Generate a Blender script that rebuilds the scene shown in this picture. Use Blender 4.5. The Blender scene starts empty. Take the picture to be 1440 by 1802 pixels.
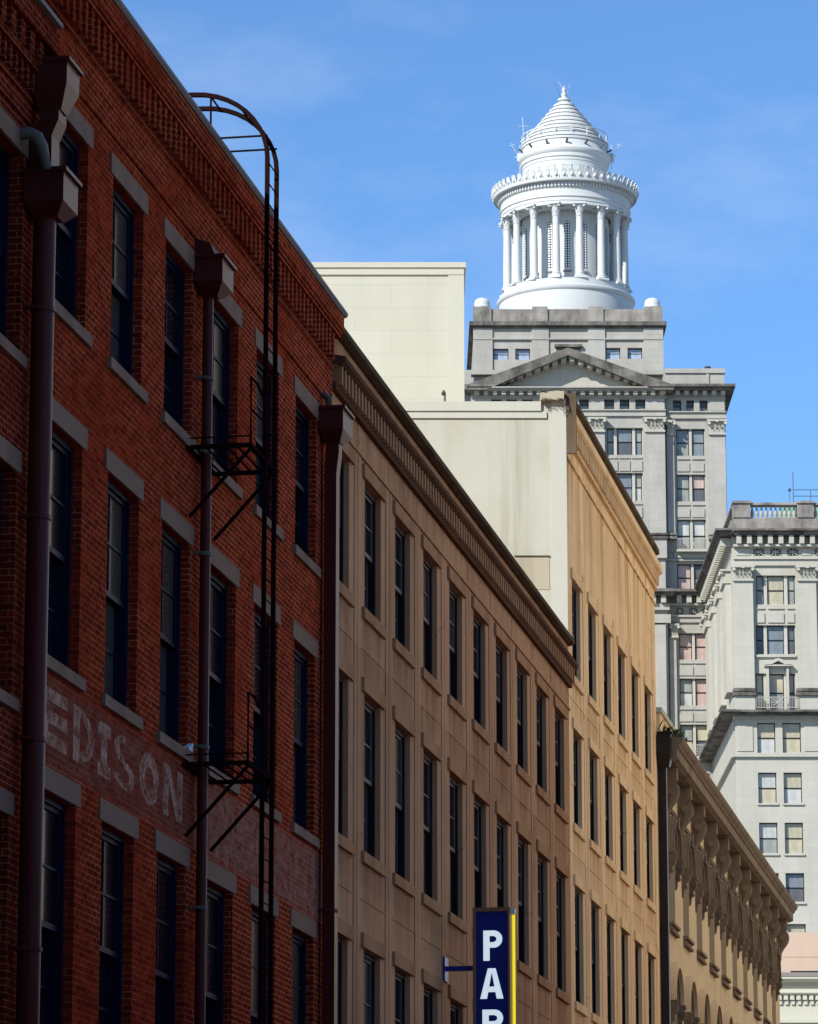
import bpy, bmesh, math, random
from mathutils import Vector, Matrix
random.seed(7)
R = math.radians
S = bpy.context.scene
COL = S.collection
# ------------------------------------------------------------------ camera
FPX, CXP, CYP = 6800.0, 720.0, 901.0          # focal length and centre in photo pixels
PITCH = math.atan(1544 / FPX)
STREET = math.atan(1262 * math.cos(PITCH) / FPX)   # angle of the street to the view
EYE, DW = 1.65, 12.4
sp, cp, sa, ca = math.sin(PITCH), math.cos(PITCH), math.sin(STREET), math.cos(STREET)
cd = bpy.data.cameras.new('camera')
cam = bpy.data.objects.new('camera', cd)
COL.objects.link(cam)
cam.location = (0, 0, EYE)
cam.rotation_euler = (R(90) + PITCH, 0, 0)
cd.sensor_fit = 'VERTICAL'
cd.sensor_height = 24
cd.lens = FPX / 1802 * 24
cd.clip_end = 5000
S.camera = cam
# ------------------------------------------------------------------ light
SUN_EL, SUN_AZ = R(34), R(42)                  # azimuth: left of straight behind the camera
sdir = Vector((-math.sin(SUN_AZ) * math.cos(SUN_EL), -math.cos(SUN_AZ) * math.cos(SUN_EL), math.sin(SUN_EL)))
W = bpy.data.worlds.new('World')
S.world = W
W.use_nodes = True
wn, wl = W.node_tree.nodes, W.node_tree.links
bg = wn['Background']
sky = wn.new('ShaderNodeTexSky')
sky.sky_type = 'NISHITA'
sky.sun_disc = False
sky.sun_elevation = SUN_EL
sky.sun_rotation = math.pi + SUN_AZ
sky.air_density, sky.dust_density, sky.ozone_density = 1.0, 0.3, 3.0
tint = wn.new('ShaderNodeMixRGB'); tint.blend_type = 'MULTIPLY'; tint.inputs[0].default_value = 1
tint.inputs[2].default_value = (0.67, 0.93, 1.19, 1)
tc = wn.new('ShaderNodeTexCoord')
mp = wn.new('ShaderNodeMapping'); mp.inputs['Scale'].default_value = (5, 5, 11)
nz = wn.new('ShaderNodeTexNoise'); nz.inputs['Scale'].default_value = 1.3; nz.inputs['Detail'].default_value = 7; nz.inputs['Roughness'].default_value = .6
cr = wn.new('ShaderNodeValToRGB')
cr.color_ramp.elements[0].position = .5; cr.color_ramp.elements[0].color = (0, 0, 0, 1)
cr.color_ramp.elements[1].position = .8; cr.color_ramp.elements[1].color = (.3, .3, .3, 1)
cl = wn.new('ShaderNodeMixRGB'); cl.inputs[2].default_value = (5.5, 6.2, 7.2, 1)
wl.new(tc.outputs['Generated'], mp.inputs[0]); wl.new(mp.outputs[0], nz.inputs['Vector'])
wl.new(nz.outputs['Fac'], cr.inputs[0]); wl.new(cr.outputs[0], cl.inputs[0])
wl.new(sky.outputs[0], tint.inputs[1]); wl.new(tint.outputs[0], cl.inputs[1]); wl.new(cl.outputs[0], bg.inputs['Color'])
bg.inputs['Strength'].default_value = 0.118
sl = bpy.data.lights.new('sun', 'SUN'); sl.energy = 5.0; sl.angle = R(.6); sl.color = (1, .95, .87)
so = bpy.data.objects.new('sun', sl); COL.objects.link(so)
so.rotation_euler = sdir.to_track_quat('Z', 'Y').to_euler()
so.location = (-60, -60, 120)
S.view_settings.view_transform = 'Standard'
S.view_settings.look = 'None'
S.view_settings.exposure = 0.38
S.view_settings.gamma = 1
# ------------------------------------------------------------------ helpers
ROW = lambda a, w, z: (w, a, z)                # along the street, out of the wall, up
TOW = lambda a, w, z: (a, -w, z)               # face turned to the camera


class MB:
    def __init__(s, m=ROW):
        s.v, s.f, s.m = [], [], m

    def add(s, pts, faces, raw=False):
        n = len(s.v)
        s.v += [tuple(p) if raw else s.m(*p) for p in pts]
        s.f += [tuple(i + n for i in f) for f in faces]

    def quad(s, *p):
        s.add(p, [tuple(range(len(p)))])

    def box(s, a0, a1, w0, w1, z0, z1):
        p = [(a, w, z) for a in (a0, a1) for w in (w0, w1) for z in (z0, z1)]
        s.add(p, [(0, 1, 3, 2), (4, 6, 7, 5), (0, 4, 5, 1), (2, 3, 7, 6), (0, 2, 6, 4), (1, 5, 7, 3)])
        return s

    def prism(s, pts, w0, w1):                 # polygon in (a, z), extruded along w
        n = len(pts)
        s.add([(a, w0, z) for a, z in pts] + [(a, w1, z) for a, z in pts],
              [tuple(range(n)), tuple(range(n, 2 * n))] + [(i, (i + 1) % n, n + (i + 1) % n, n + i) for i in range(n)])
        return s

    def prof(s, pts, a0, a1):                  # profile in (w, z), extruded along a
        n = len(pts)
        s.add([(a0, w, z) for w, z in pts] + [(a1, w, z) for w, z in pts],
              [tuple(range(n)), tuple(range(n, 2 * n))] + [(i, (i + 1) % n, n + (i + 1) % n, n + i) for i in range(n)])
        return s

    def lathe(s, ca_, cw, prof, seg=24, cap=True):
        n = len(prof); P = []; F = []
        for k in range(seg):
            t = 2 * math.pi * k / seg
            for r, z in prof:
                P.append((ca_ + r * math.sin(t), cw + r * math.cos(t), z))
        for k in range(seg):
            k2 = (k + 1) % seg
            for i in range(n - 1):
                F.append((k * n + i, k2 * n + i, k2 * n + i + 1, k * n + i + 1))
        if cap:
            F.append(tuple(k * n for k in range(seg))); F.append(tuple(k * n + n - 1 for k in range(seg)))
        s.add(P, F)
        return s

    def tube(s, pts, r, seg=8, flat=None):     # pts in (a, w, z); flat=(ra, rb) gives a bar
        pts = [Vector(s.m(*p)) for p in pts]; n = len(pts); P = []; F = []
        for i, p in enumerate(pts):
            d = (pts[min(i + 1, n - 1)] - pts[max(i - 1, 0)]).normalized()
            up = Vector((0, 0, 1)) if abs(d.z) < .95 else Vector((0, 1, 0))
            x = d.cross(up).normalized(); y = x.cross(d)
            rr = r[i] if isinstance(r, (list, tuple)) else r
            for k in range(seg):
                t = 2 * math.pi * (k + .5) / seg
                P.append(p + x * (math.cos(t) * rr) + y * (math.sin(t) * rr))
        for i in range(n - 1):
            for k in range(seg):
                k2 = (k + 1) % seg
                F.append((i * seg + k, i * seg + k2, (i + 1) * seg + k2, (i + 1) * seg + k))
        F.append(tuple(range(seg))); F.append(tuple((n - 1) * seg + k for k in range(seg)))
        s.add(P, F, raw=True)
        return s

    def ring(s, ca_, cz, ro, ri, t0, t1, w0, w1, seg=14, ry=1.0):   # band of an arch in (a, z)
        for k in range(seg):
            u0 = t0 + (t1 - t0) * k / seg; u1 = t0 + (t1 - t0) * (k + 1) / seg
            q = [(ca_ + rr * math.cos(u), cz + rr * ry * math.sin(u)) for rr, u in ((ri, u0), (ro, u0), (ro, u1), (ri, u1))]
            P = [(a, w, z) for w in (w0, w1) for a, z in q]
            s.add(P, [(4, 5, 6, 7), (1, 2, 6, 5), (0, 4, 7, 3)] + ([(0, 1, 5, 4)] if k == 0 else []) + ([(2, 3, 7, 6)] if k == seg - 1 else []))
        return s

    def mark(s):                               # end of one piece
        s.cuts = getattr(s, 'cuts', []) + [(len(s.v), len(s.f))]

    def each(s, name, mat, parent=None, smooth=False):
        """every marked piece becomes an object of its own, with its origin at its middle"""
        pv = pf = 0; out = []
        for nv, nf in s.cuts:
            V = [Vector(v) for v in s.v[pv:nv]]
            c = Vector([(min(v[i] for v in V) + max(v[i] for v in V)) / 2 for i in range(3)])
            q = MB(s.m); q.v = [tuple(v - c) for v in V]; q.f = [tuple(i - pv for i in f) for f in s.f[pf:nf]]
            out.append(q.build(name, mat, parent, tuple(c), smooth)); pv, pf = nv, nf
        return out

    def build(s, name, mat, parent=None, loc=(0, 0, 0), smooth=False):
        me = bpy.data.meshes.new(name)
        me.from_pydata(s.v, [], s.f)
        bm = bmesh.new(); bm.from_mesh(me)
        bmesh.ops.recalc_face_normals(bm, faces=bm.faces)
        bm.to_mesh(me); bm.free()
        if smooth:
            me.polygons.foreach_set('use_smooth', [True] * len(me.polygons))
            me.set_sharp_from_angle(angle=R(38))
        me.materials.append(mat)
        o = bpy.data.objects.new(name, me)
        COL.objects.link(o)
        o.parent = parent; o.location = loc
        return o


def tag(o, label=None, cat=None, group=None, kind=None):
    if label: o['label'] = label
    if cat: o['category'] = cat
    if group: o['group'] = group
    if kind: o['kind'] = kind
    return o


def thing(name, label, cat, loc, rz=0, group=None):
    o = bpy.data.objects.new(name, None)
    COL.objects.link(o)
    o.location = loc; o.rotation_euler = (0, 0, rz); o.empty_display_size = .5
    return tag(o, label, cat, group)


def copy_part(src, parent, loc):               # a part with its sub-parts
    c = src.copy(); COL.objects.link(c); c.parent = parent; c.location = loc
    for ch in list(src.children):
        d = ch.copy(); COL.objects.link(d); d.parent = c
    return c


def street(u, v, z):                           # point in street coordinates -> world
    return (-DW + u * sa + v * ca, u * ca - v * sa, z)


def row_thing(name, label, cat, u, v=0, z=0, group=None):
    return thing(name, label, cat, street(u, v, z), -STREET, group)


def at(px, py, Y):                             # photo pixel on the upright plane at distance Y
    rx = (px - CXP) / FPX; ry = (CYP - py) / FPX
    t = Y / (cp - ry * sp)
    return t * rx, EYE + t * (sp + ry * cp)


# ------------------------------------------------------------------ materials
def mat(name, col, rough=.7, spec=.3, metal=0.0):
    m = bpy.data.materials.new(name); m.use_nodes = True
    b = m.node_tree.nodes['Principled BSDF']
    b.inputs['Base Color'].default_value = (*col, 1); b.inputs['Roughness'].default_value = rough
    b.inputs['Specular IOR Level'].default_value = spec; b.inputs['Metallic'].default_value = metal
    return m


class NT:
    def __init__(s, m):
        s.n, s.l = m.node_tree.nodes, m.node_tree.links
        s.b = s.n['Principled BSDF']
        s.tc = s.n.new('ShaderNodeTexCoord')

    def obj(s, scale=(1, 1, 1), loc=(0, 0, 0)):
        m = s.n.new('ShaderNodeMapping'); m.inputs['Scale'].default_value = scale; m.inputs['Location'].default_value = loc
        s.l.new(s.tc.outputs['Object'], m.inputs[0]); return m.outputs[0]

    def noise(s, vec, scale=1, detail=4, rough=.55):
        t = s.n.new('ShaderNodeTexNoise'); t.inputs['Scale'].default_value = scale; t.inputs['Detail'].default_value = detail; t.inputs['Roughness'].default_value = rough
        s.l.new(vec, t.inputs['Vector']); return t.outputs['Fac']

    def ramp(s, fac, p0, p1, c0=0.0, c1=1.0):
        r = s.n.new('ShaderNodeMapRange'); r.clamp = True
        for i, x in zip(('From Min', 'From Max', 'To Min', 'To Max'), (p0, p1, c0, c1)): r.inputs[i].default_value = x
        s.l.new(fac, r.inputs['Value']); return r.outputs[0]

    def math(s, op, x, y):
        m = s.n.new('ShaderNodeMath'); m.operation = op
        for i, q in enumerate((x, y)):
            if isinstance(q, (int, float)): m.inputs[i].default_value = q
            else: s.l.new(q, m.inputs[i])
        return m.outputs[0]

    def mix(s, fac, a, b, mode='MIX'):
        m = s.n.new('ShaderNodeMixRGB'); m.blend_type = mode
        for i, q in enumerate((fac, a, b)):
            if isinstance(q, (int, float)): m.inputs[i].default_value = q
            elif isinstance(q, tuple): m.inputs[i].default_value = (*q, 1)
            else: s.l.new(q, m.inputs[i])
        return m.outputs[0]

    def sep(s):
        x = s.n.new('ShaderNodeSeparateXYZ'); s.l.new(s.tc.outputs['Object'], x.inputs[0]); return x.outputs

    def comb(s, x, y, z=0.0):
        c = s.n.new('ShaderNodeCombineXYZ')
        for i, q in enumerate((x, y, z)):
            if isinstance(q, (int, float)): c.inputs[i].default_value = q
            else: s.l.new(q, c.inputs[i])
        return c.outputs[0]

    def color(s, c): s.l.new(c, s.b.inputs['Base Color'])

    def bump(s, h, strength=.3, dist=.02):
        b = s.n.new('ShaderNodeBump'); b.inputs['Strength'].default_value = strength; b.inputs['Distance'].default_value = dist
        s.l.new(h, b.inputs['Height']); s.l.new(b.outputs[0], s.b.inputs['Normal'])


def brick_mat(name, c1, c2, mortar, band=None):
    m = mat(name, c1, .9, .0); t = NT(m)
    X, Y, Z = t.sep()
    vec = t.comb(t.math('ADD', X, Y), Z)
    b = t.n.new('ShaderNodeTexBrick')
    b.inputs['Scale'].default_value = 1; b.inputs['Brick Width'].default_value = .235; b.inputs['Row Height'].default_value = .081
    b.inputs['Mortar Size'].default_value = .0062; b.inputs['Mortar Smooth'].default_value = .2; b.inputs['Bias'].default_value = -.2
    b.inputs['Color1'].default_value = (*c1, 1); b.inputs['Color2'].default_value = (*c2, 1); b.inputs['Mortar'].default_value = (1, 1, 1, 1)
    t.l.new(vec, b.inputs['Vector'])
    big = t.noise(t.obj((1, .5, .8)), .8, 4)
    fine = t.noise(t.obj(), 14, 3, .7)
    mort = t.mix(t.ramp(t.math('ADD', big, t.math('MULTIPLY', Y, .012)), .5, .68), (mortar[0] * .35, mortar[1] * .22, mortar[2] * .2), mortar)
    mort = t.mix(t.ramp(fine, .34, .52), (c1[0] * .8, c1[1] * .8, c1[2] * .8), mort)
    base = t.mix(b.outputs['Fac'], b.outputs['Color'], mort)
    base = t.mix(t.ramp(big, .35, .7, 0, .45), base, (c1[0] * .45, c1[1] * .4, c1[2] * .4))
    base = t.mix(t.ramp(fine, .3, .75, .0, .35), base, (c2[0] * 1.5, c2[1] * 1.5, c2[2] * 1.4))
    pv = t.n.new('ShaderNodeTexBrick')
    for k, v in (('Scale', 1), ('Brick Width', .235), ('Row Height', .081), ('Mortar Size', 0), ('Bias', 0)): pv.inputs[k].default_value = v
    pv.inputs['Color1'].default_value = (.62, .60, .62, 1); pv.inputs['Color2'].default_value = (1.32, 1.3, 1.2, 1); t.l.new(vec, pv.inputs['Vector'])
    base = t.mix(.6, base, pv.outputs['Color'], 'MULTIPLY')
    salt = t.math('MULTIPLY', t.ramp(t.noise(t.obj((1, 1.4, 3), (5, 2, 1)), 3.2, 7, .75), .62, .74, 0, .5), t.ramp(t.noise(t.obj((1, 1, 1), (2, 7, 3)), .35, 2), .5, .62))
    base = t.mix(salt, base, (mortar[0] * .6, mortar[1] * .6, mortar[2] * .65))
    if band:                                   # faded lime-wash band of an old painted sign
        z0, z1, y0 = band
        zz = t.math('MULTIPLY', t.ramp(Z, z0 - .06, z0 + .06), t.ramp(Z, z1 + .06, z1 - .06))
        n1 = t.noise(t.obj((1, 1.2, 2.6)), 2.6, 8, .72)
        n2 = t.noise(t.obj((1, 6, 1.2)), 1.7, 6, .7)
        patch = t.math('MULTIPLY', t.ramp(t.math('ADD', n1, t.math('MULTIPLY', n2, .45)), .56, .86), zz)
        right = t.ramp(Y, y0 - .05, y0 + .05, .35, .85)
        base = t.mix(t.math('MULTIPLY', patch, right), base, (.50, .31, .23))
        base = t.mix(t.math('MULTIPLY', zz, .45), base, (c1[0] * .5, c1[1] * .55, c1[2] * .9))
    t.color(base)
    t.bump(t.math('SUBTRACT', fine, t.math('MULTIPLY', b.outputs['Fac'], 1.4)), .35, .012)
    return m


def stucco_mat(name, col, dark, stain, streak=.5, amount=.7, rough=.85, sills=None, drips=None):
    m = mat(name, col, rough, .0 if rough > .8 else .12); t = NT(m)
    big = t.noise(t.obj((1, .35, .5)), 1.1, 5, .6)
    st = t.noise(t.obj((1.0, 1.0, .12)), 1.5, 3, .5)
    st2 = t.noise(t.obj((1.7, 1.7, .09), (3, 9, 2)), 1.6, 2)
    fine = t.noise(t.obj(), 22, 3, .7)
    base = t.mix(t.ramp(big, .3, .7, 0, .7), col, dark)
    base = t.mix(t.math('MULTIPLY', t.ramp(st, .5, .75), streak), base, stain)
    base = t.mix(t.math('MULTIPLY', t.ramp(st2, .55, .7), streak * amount), base, (col[0] * 1.12, col[1] * 1.1, col[2] * 1.05))
    base = t.mix(t.ramp(fine, .3, .8, 0, .16), base, (col[0] * .5, col[1] * .5, col[2] * .5))
    if sills:                                  # panel to panel tone, rain stains below the sills, hairline cracks
        c0, per, zs = sills
        X, Y, Z = t.sep()
        pb = t.n.new('ShaderNodeTexBrick'); pb.offset = 0
        for k, v in (('Scale', 1), ('Brick Width', per), ('Row Height', 3.95), ('Mortar Size', 0), ('Bias', 0)): pb.inputs[k].default_value = v
        pb.inputs['Color1'].default_value = (.87, .86, .87, 1); pb.inputs['Color2'].default_value = (1.06, 1.05, 1.02, 1)
        t.l.new(t.comb(t.math('ADD', Y, per / 2 - c0), t.math('ADD', Z, 2.0)), pb.inputs['Vector'])
        base = t.mix(1.0, base, pb.outputs['Color'], 'MULTIPLY')
        fy = t.math('ABSOLUTE', t.math('SUBTRACT', t.math('PINGPONG', t.math('ADD', Y, -c0), per / 2), 0), 0)
        wob = t.noise(t.obj((3, 3, .5)), 1.3, 4)
        side = t.ramp(t.math('ADD', fy, t.math('MULTIPLY', wob, .5)), 1.3, .95)
        tot = None
        for z in zs:
            d = t.math('MULTIPLY', t.ramp(Z, z - 1.5, z - .15), t.ramp(Z, z - .1, z - .14))
            tot = d if tot is None else t.math('MAXIMUM', tot, d)
        n4 = t.noise(t.obj((2.5, 2.5, .25), (4, 1, 0)), 1.5, 5)
        base = t.mix(t.math('MULTIPLY', t.math('MULTIPLY', tot, side), t.ramp(n4, .3, .62, .15, .75)), base, stain)
        for zd, ln, am in drips or ():
            n5 = t.noise(t.obj((2.4, 2.4, .06), (zd, 2, 0)), 1.25, 2, .5); n6 = t.noise(t.obj((1.2, 1.2, .2), (0, zd, 0)), .9, 3)
            fall = t.math('MULTIPLY', t.ramp(Z, zd - ln, zd - .1), t.ramp(Z, zd + .05, zd))
            base = t.mix(t.math('MULTIPLY', t.math('MULTIPLY', fall, t.ramp(n5, .42, .7)), t.ramp(n6, .38, .62, .1, am)), base, stain)
        vor = t.n.new('ShaderNodeTexVoronoi'); vor.feature = 'DISTANCE_TO_EDGE'; vor.inputs['Scale'].default_value = .42
        wv = t.n.new('ShaderNodeVectorMath'); wv.operation = 'ADD'
        nv = t.n.new('ShaderNodeTexNoise'); nv.inputs['Scale'].default_value = 1.1; nv.inputs['Detail'].default_value = 6; t.l.new(t.tc.outputs['Object'], nv.inputs['Vector'])
        t.l.new(t.tc.outputs['Object'], wv.inputs[0]); t.l.new(nv.outputs['Color'], wv.inputs[1]); t.l.new(wv.outputs[0], vor.inputs['Vector'])
        crack = t.math('MULTIPLY', t.ramp(vor.outputs['Distance'], .012, .004), t.ramp(big, .5, .6, 0, .6))
        base = t.mix(crack, base, stain)
    t.color(base); t.bump(fine, .12, .006)
    return m


def stone_mat(name, col, var, grime, gamt=.35, gscale=.35, joint=.5, bw=1.5, rh=.62):
    m = mat(name, col, .85, .05); t = NT(m)
    X, Y, Z = t.sep()
    vec = t.comb(t.math('ADD', X, Y), Z)
    b = t.n.new('ShaderNodeTexBrick')
    for k, v in (('Scale', 1), ('Brick Width', bw), ('Row Height', rh), ('Mortar Size', .012), ('Mortar Smooth', .3), ('Bias', 0)): b.inputs[k].default_value = v
    b.inputs['Color1'].default_value = (*col, 1); b.inputs['Color2'].default_value = (*var, 1)
    b.inputs['Mortar'].default_value = (col[0] * joint, col[1] * joint, col[2] * joint, 1)
    t.l.new(vec, b.inputs['Vector'])
    big = t.noise(t.obj((1, 1, .6)), gscale, 7, .66)
    st = t.noise(t.obj((1.3, 1.3, .12)), 1.2, 6, .65)
    base = t.mix(t.ramp(t.math('ADD', big, t.math('MULTIPLY', st, .5)), .62, 1.0, 0, gamt), b.outputs['Color'], grime)
    t.color(base)
    t.bump(t.noise(t.obj(), 6, 4), .08, .02)
    return m


M = {}
M['brick'] = brick_mat('red_brick', (.19, .0225, .0085), (.245, .032, .011), (.74, .38, .22), band=(8.86, 9.86, 53.2 - 44.72))
M['brick_old'] = brick_mat('dark_red_brick', (.12, .014, .007), (.15, .019, .008), (.42, .21, .13))
M['granite'] = stone_mat('granite_lintel', (.215, .145, .105), (.25, .17, .125), (.08, .055, .042), .5, 1.6, 1, 9, 9)
M['navy'] = mat('navy_window_paint', (.004, .008, .028), .55, .1)
M['dark_frame'] = mat('dark_window_paint', (.012, .010, .012), .5, .2)
M['muntin'] = mat('weathered_muntin', (.11, .095, .088), .6, .2)
M['maroon'] = stucco_mat('maroon_pipe_paint', (.085, .02, .018), (.07, .016, .014), (.03, .01, .01), .4, .1, .4)
M['pipe_black'] = mat('black_pipe_paint', (.02, .016, .017), .45, .3)
M['ladder_iron'] = stucco_mat('dark_iron_paint', (.018, .008, .007), (.012, .006, .007), (.032, .012, .008), .5, .1, .82)
M['galv'] = stucco_mat('galvanised_metal', (.135, .14, .12), (.075, .085, .07), (.1, .1, .09), .6, .2, .5)
M['beige'] = stucco_mat('brown_stucco', (.54, .32, .18), (.42, .245, .135), (.19, .09, .05), .42, sills=(65.15 + .98 - 62.42, 2.862, (14.57, 10.42, 5.7)), drips=((18.62, .6, .8), (17.64, 1.2, .6), (13.83, 2.5, .5)))
M['beige_trim'] = stucco_mat('brown_trim', (.43, .245, .13), (.33, .185, .098), (.15, .07, .04), .4)
M['beige_cornice_shaded'] = stucco_mat('dark_brown_cornice_with_shade', (.13, .07, .042), (.09, .048, .03), (.05, .03, .02), .5)  # brown darkened to carry the shade of dentil gaps and soffit
M['mould_cap_and_shade'] = stucco_mat('mildewed_coping_and_shade', (.13, .095, .062), (.07, .053, .036), (.035, .028, .02), .6)  # coping colour, also used for the painted shade at the tan cornice end
M['yellow'] = stucco_mat('tan_stucco', (.90, .65, .38), (.82, .57, .31), (.36, .2, .085), .32, sills=(91.1 + .95 - 90.62, 2.88, (18.1, 14.57, 10.42, 5.7)), drips=((24.56, .7, 1.0), (23.6, 2.2, 1.0), (23.2, 5.5, .95), (17.5, 3, .6)))
M['yellow_trim'] = stucco_mat('tan_trim', (.82, .59, .34), (.72, .50, .27), (.36, .21, .09), .4)
M['cream'] = stucco_mat('cream_paint', (.465, .472, .40), (.45, .455, .38), (.36, .36, .29), .12)
M['cream_block'] = stone_mat('painted_blockwork', (.465, .472, .40), (.445, .452, .378), (.37, .37, .30), .6, .3, .86, 1.9, .62)
M['cream_old'] = stucco_mat('stained_cream_paint', (.46, .46, .38), (.42, .415, .335), (.34, .33, .265), .3, .1)
M['cream_patch'] = stucco_mat('bare_render', (.42, .385, .275), (.36, .32, .235), (.23, .2, .145), .6)
M['arcade'] = stucco_mat('putty_stucco', (.72, .57, .36), (.64, .49, .3), (.42, .3, .18), .4)
M['arcade_trim'] = stucco_mat('brown_stone_trim', (.26, .20, .148), (.19, .147, .11), (.08, .06, .047), .6)
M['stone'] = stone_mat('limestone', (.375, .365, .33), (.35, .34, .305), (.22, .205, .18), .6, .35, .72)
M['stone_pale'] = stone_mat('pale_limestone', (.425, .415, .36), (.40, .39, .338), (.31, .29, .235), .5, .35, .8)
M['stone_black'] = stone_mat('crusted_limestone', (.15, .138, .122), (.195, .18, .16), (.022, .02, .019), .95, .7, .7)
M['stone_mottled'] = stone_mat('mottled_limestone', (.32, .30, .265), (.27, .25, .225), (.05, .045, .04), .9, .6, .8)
M['white'] = stucco_mat('white_cupola_paint', (.54, .56, .55), (.52, .54, .53), (.42, .45, .45), .25, .1, .55)
M['opposite'] = stucco_mat('warm_bounce_white', (.90, .82, .69), (.88, .79, .66), (.8, .7, .56), .1)  # pale and warm so that the added block bounces sunlight
M['pink'] = stucco_mat('salmon_render', (.47, .365, .295), (.44, .34, .275), (.38, .29, .23), .3)
M['roof'] = mat('roof_felt', (.12, .115, .11), .9, .1)
M['roof_grey'] = mat('grey_lead_roof', (.2, .19, .185), .8, .2)
M['metal_dark'] = mat('dark_metal', (.06, .065, .075), .5, .4)
M['copper'] = mat('verdigris_copper', (.16, .33, .27), .7, .3)
M['sign_blue'] = mat('sign_blue', (.006, .028, .23), .35, .3)
M['sign_trim'] = mat('sign_bronze_trim', (.26, .15, .06), .45, .4)
M['sign_white'] = mat('sign_white', (.72, .82, .86), .5, .3)
M['sign_letter'] = mat('lit_sign_letter', (.72, .82, .86), .5, .2)
M['sign_letter'].node_tree.nodes['Principled BSDF'].inputs['Emission Color'].default_value = (.78, .92, 1, 1)
M['sign_letter'].node_tree.nodes['Principled BSDF'].inputs['Emission Strength'].default_value = .5
M['asphalt'] = mat('asphalt', (.05, .05, .052), .9, .2)
M['paving'] = mat('concrete_paving', (.3, .29, .27), .9, .2)
M['line'] = mat('road_paint', (.7, .7, .66), .8, .2)
M['vent'] = mat('dark_void', (.02, .02, .02), .9, .1)


def glass(name, col, rough=.08, spec=.5):
    return mat(name, col, rough, spec)


M['glass'] = glass('dark_glass', (.006, .008, .014), .12, .25)
M['glass_dusty'] = glass('dusty_glass', (.022, .021, .022), .3, .2)
M['glass_blind'] = glass('glass_over_grey_blind', (.055, .05, .043), .12, .25)


def blind(name, col, sheen=.15):
    m = mat(name, col, .2, .4); t = NT(m)
    t.color(t.mix(t.ramp(t.noise(t.obj((1, 1, .5)), 1.1, 3), .38, .62, 0, .9), col, (col[0] * .62, col[1] * .62, col[2] * .66)))
    return m


BL = {'g': blind('pane_grey_green_blind', (.27, .285, .25)), 'b': blind('pane_blue_grey', (.19, .22, .235)), 'c': blind('pane_cream_blind', (.44, .40, .28)),
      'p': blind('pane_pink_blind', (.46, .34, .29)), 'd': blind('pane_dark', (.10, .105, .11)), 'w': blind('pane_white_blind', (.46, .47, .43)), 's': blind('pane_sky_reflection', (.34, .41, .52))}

fm = mat('faded_sign_paint', (.48, .28, .20), .9, .1)
ft = NT(fm)
fn = ft.math('ADD', ft.noise(ft.obj(), 5.5, 8, .75), ft.math('MULTIPLY', ft.noise(ft.obj((1, 1, 3)), 1.6, 4), .5))
ft.l.new(ft.ramp(fn, .64, .86, .04, .85), ft.b.inputs['Alpha'])
M['faded'] = fm
ym = mat('yellow_light_tube', (.75, .62, .02), .4, .3)
ym.node_tree.nodes['Principled BSDF'].inputs['Emission Color'].default_value = (1, .82, .01, 1)
ym.node_tree.nodes['Principled BSDF'].inputs['Emission Strength'].default_value = .62
M['tube'] = ym
lm = mat('plant_leaf', (.05, .07, .02), .7, .2)
M['leaf'] = lm
gm = mat('lattice_grille', (.8, .83, .82), .6, .2)
gt = NT(gm); gx, gy, gz = gt.sep()
g1 = gt.math('SINE', gt.math('MULTIPLY', gt.math('ADD', gx, gz), math.pi / .22), 0)
g2 = gt.math('SINE', gt.math('MULTIPLY', gt.math('SUBTRACT', gx, gz), math.pi / .22), 0)
gt.color(gt.mix(gt.math('GREATER_THAN', gt.math('MULTIPLY', g1, g2), .12), (.025, .03, .035), (.8, .83, .82)))
M['lattice'] = gm

# ------------------------------------------------------------------ ground
g = MB(lambda a, w, z: (a, w, z))
g.quad((-1500, -1500, 0), (1500, -1500, 0), (1500, 2500, 0), (-1500, 2500, 0))
tag(g.build('ground', M['paving']), kind='structure')
rd = MB(); rd.box(-80, 260, 3.0, 12.0, -.2, .006)
o = rd.build('street', M['asphalt']); o.rotation_euler = (0, 0, -STREET); o.location = street(0, 0, 0); tag(o, kind='structure')
for nm, v0, v1 in (('sidewalk', 0.02, 2.99), ('sidewalk', 12.01, 15.4)):
    b = MB(); b.box(-80, 260, v0, v1, -.2, .15)
    o = b.build(nm, M['paving']); o.rotation_euler = (0, 0, -STREET); o.location = street(0, 0, 0); tag(o, kind='structure')
b = MB()
for k in range(40): b.box(-70 + k * 8, -67 + k * 8, 7.43, 7.57, .0062, .0105)
o = b.build('lane_marking', M['line']); o.rotation_euler = (0, 0, -STREET); o.location = street(0, 0, 0); tag(o, kind='structure')


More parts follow.
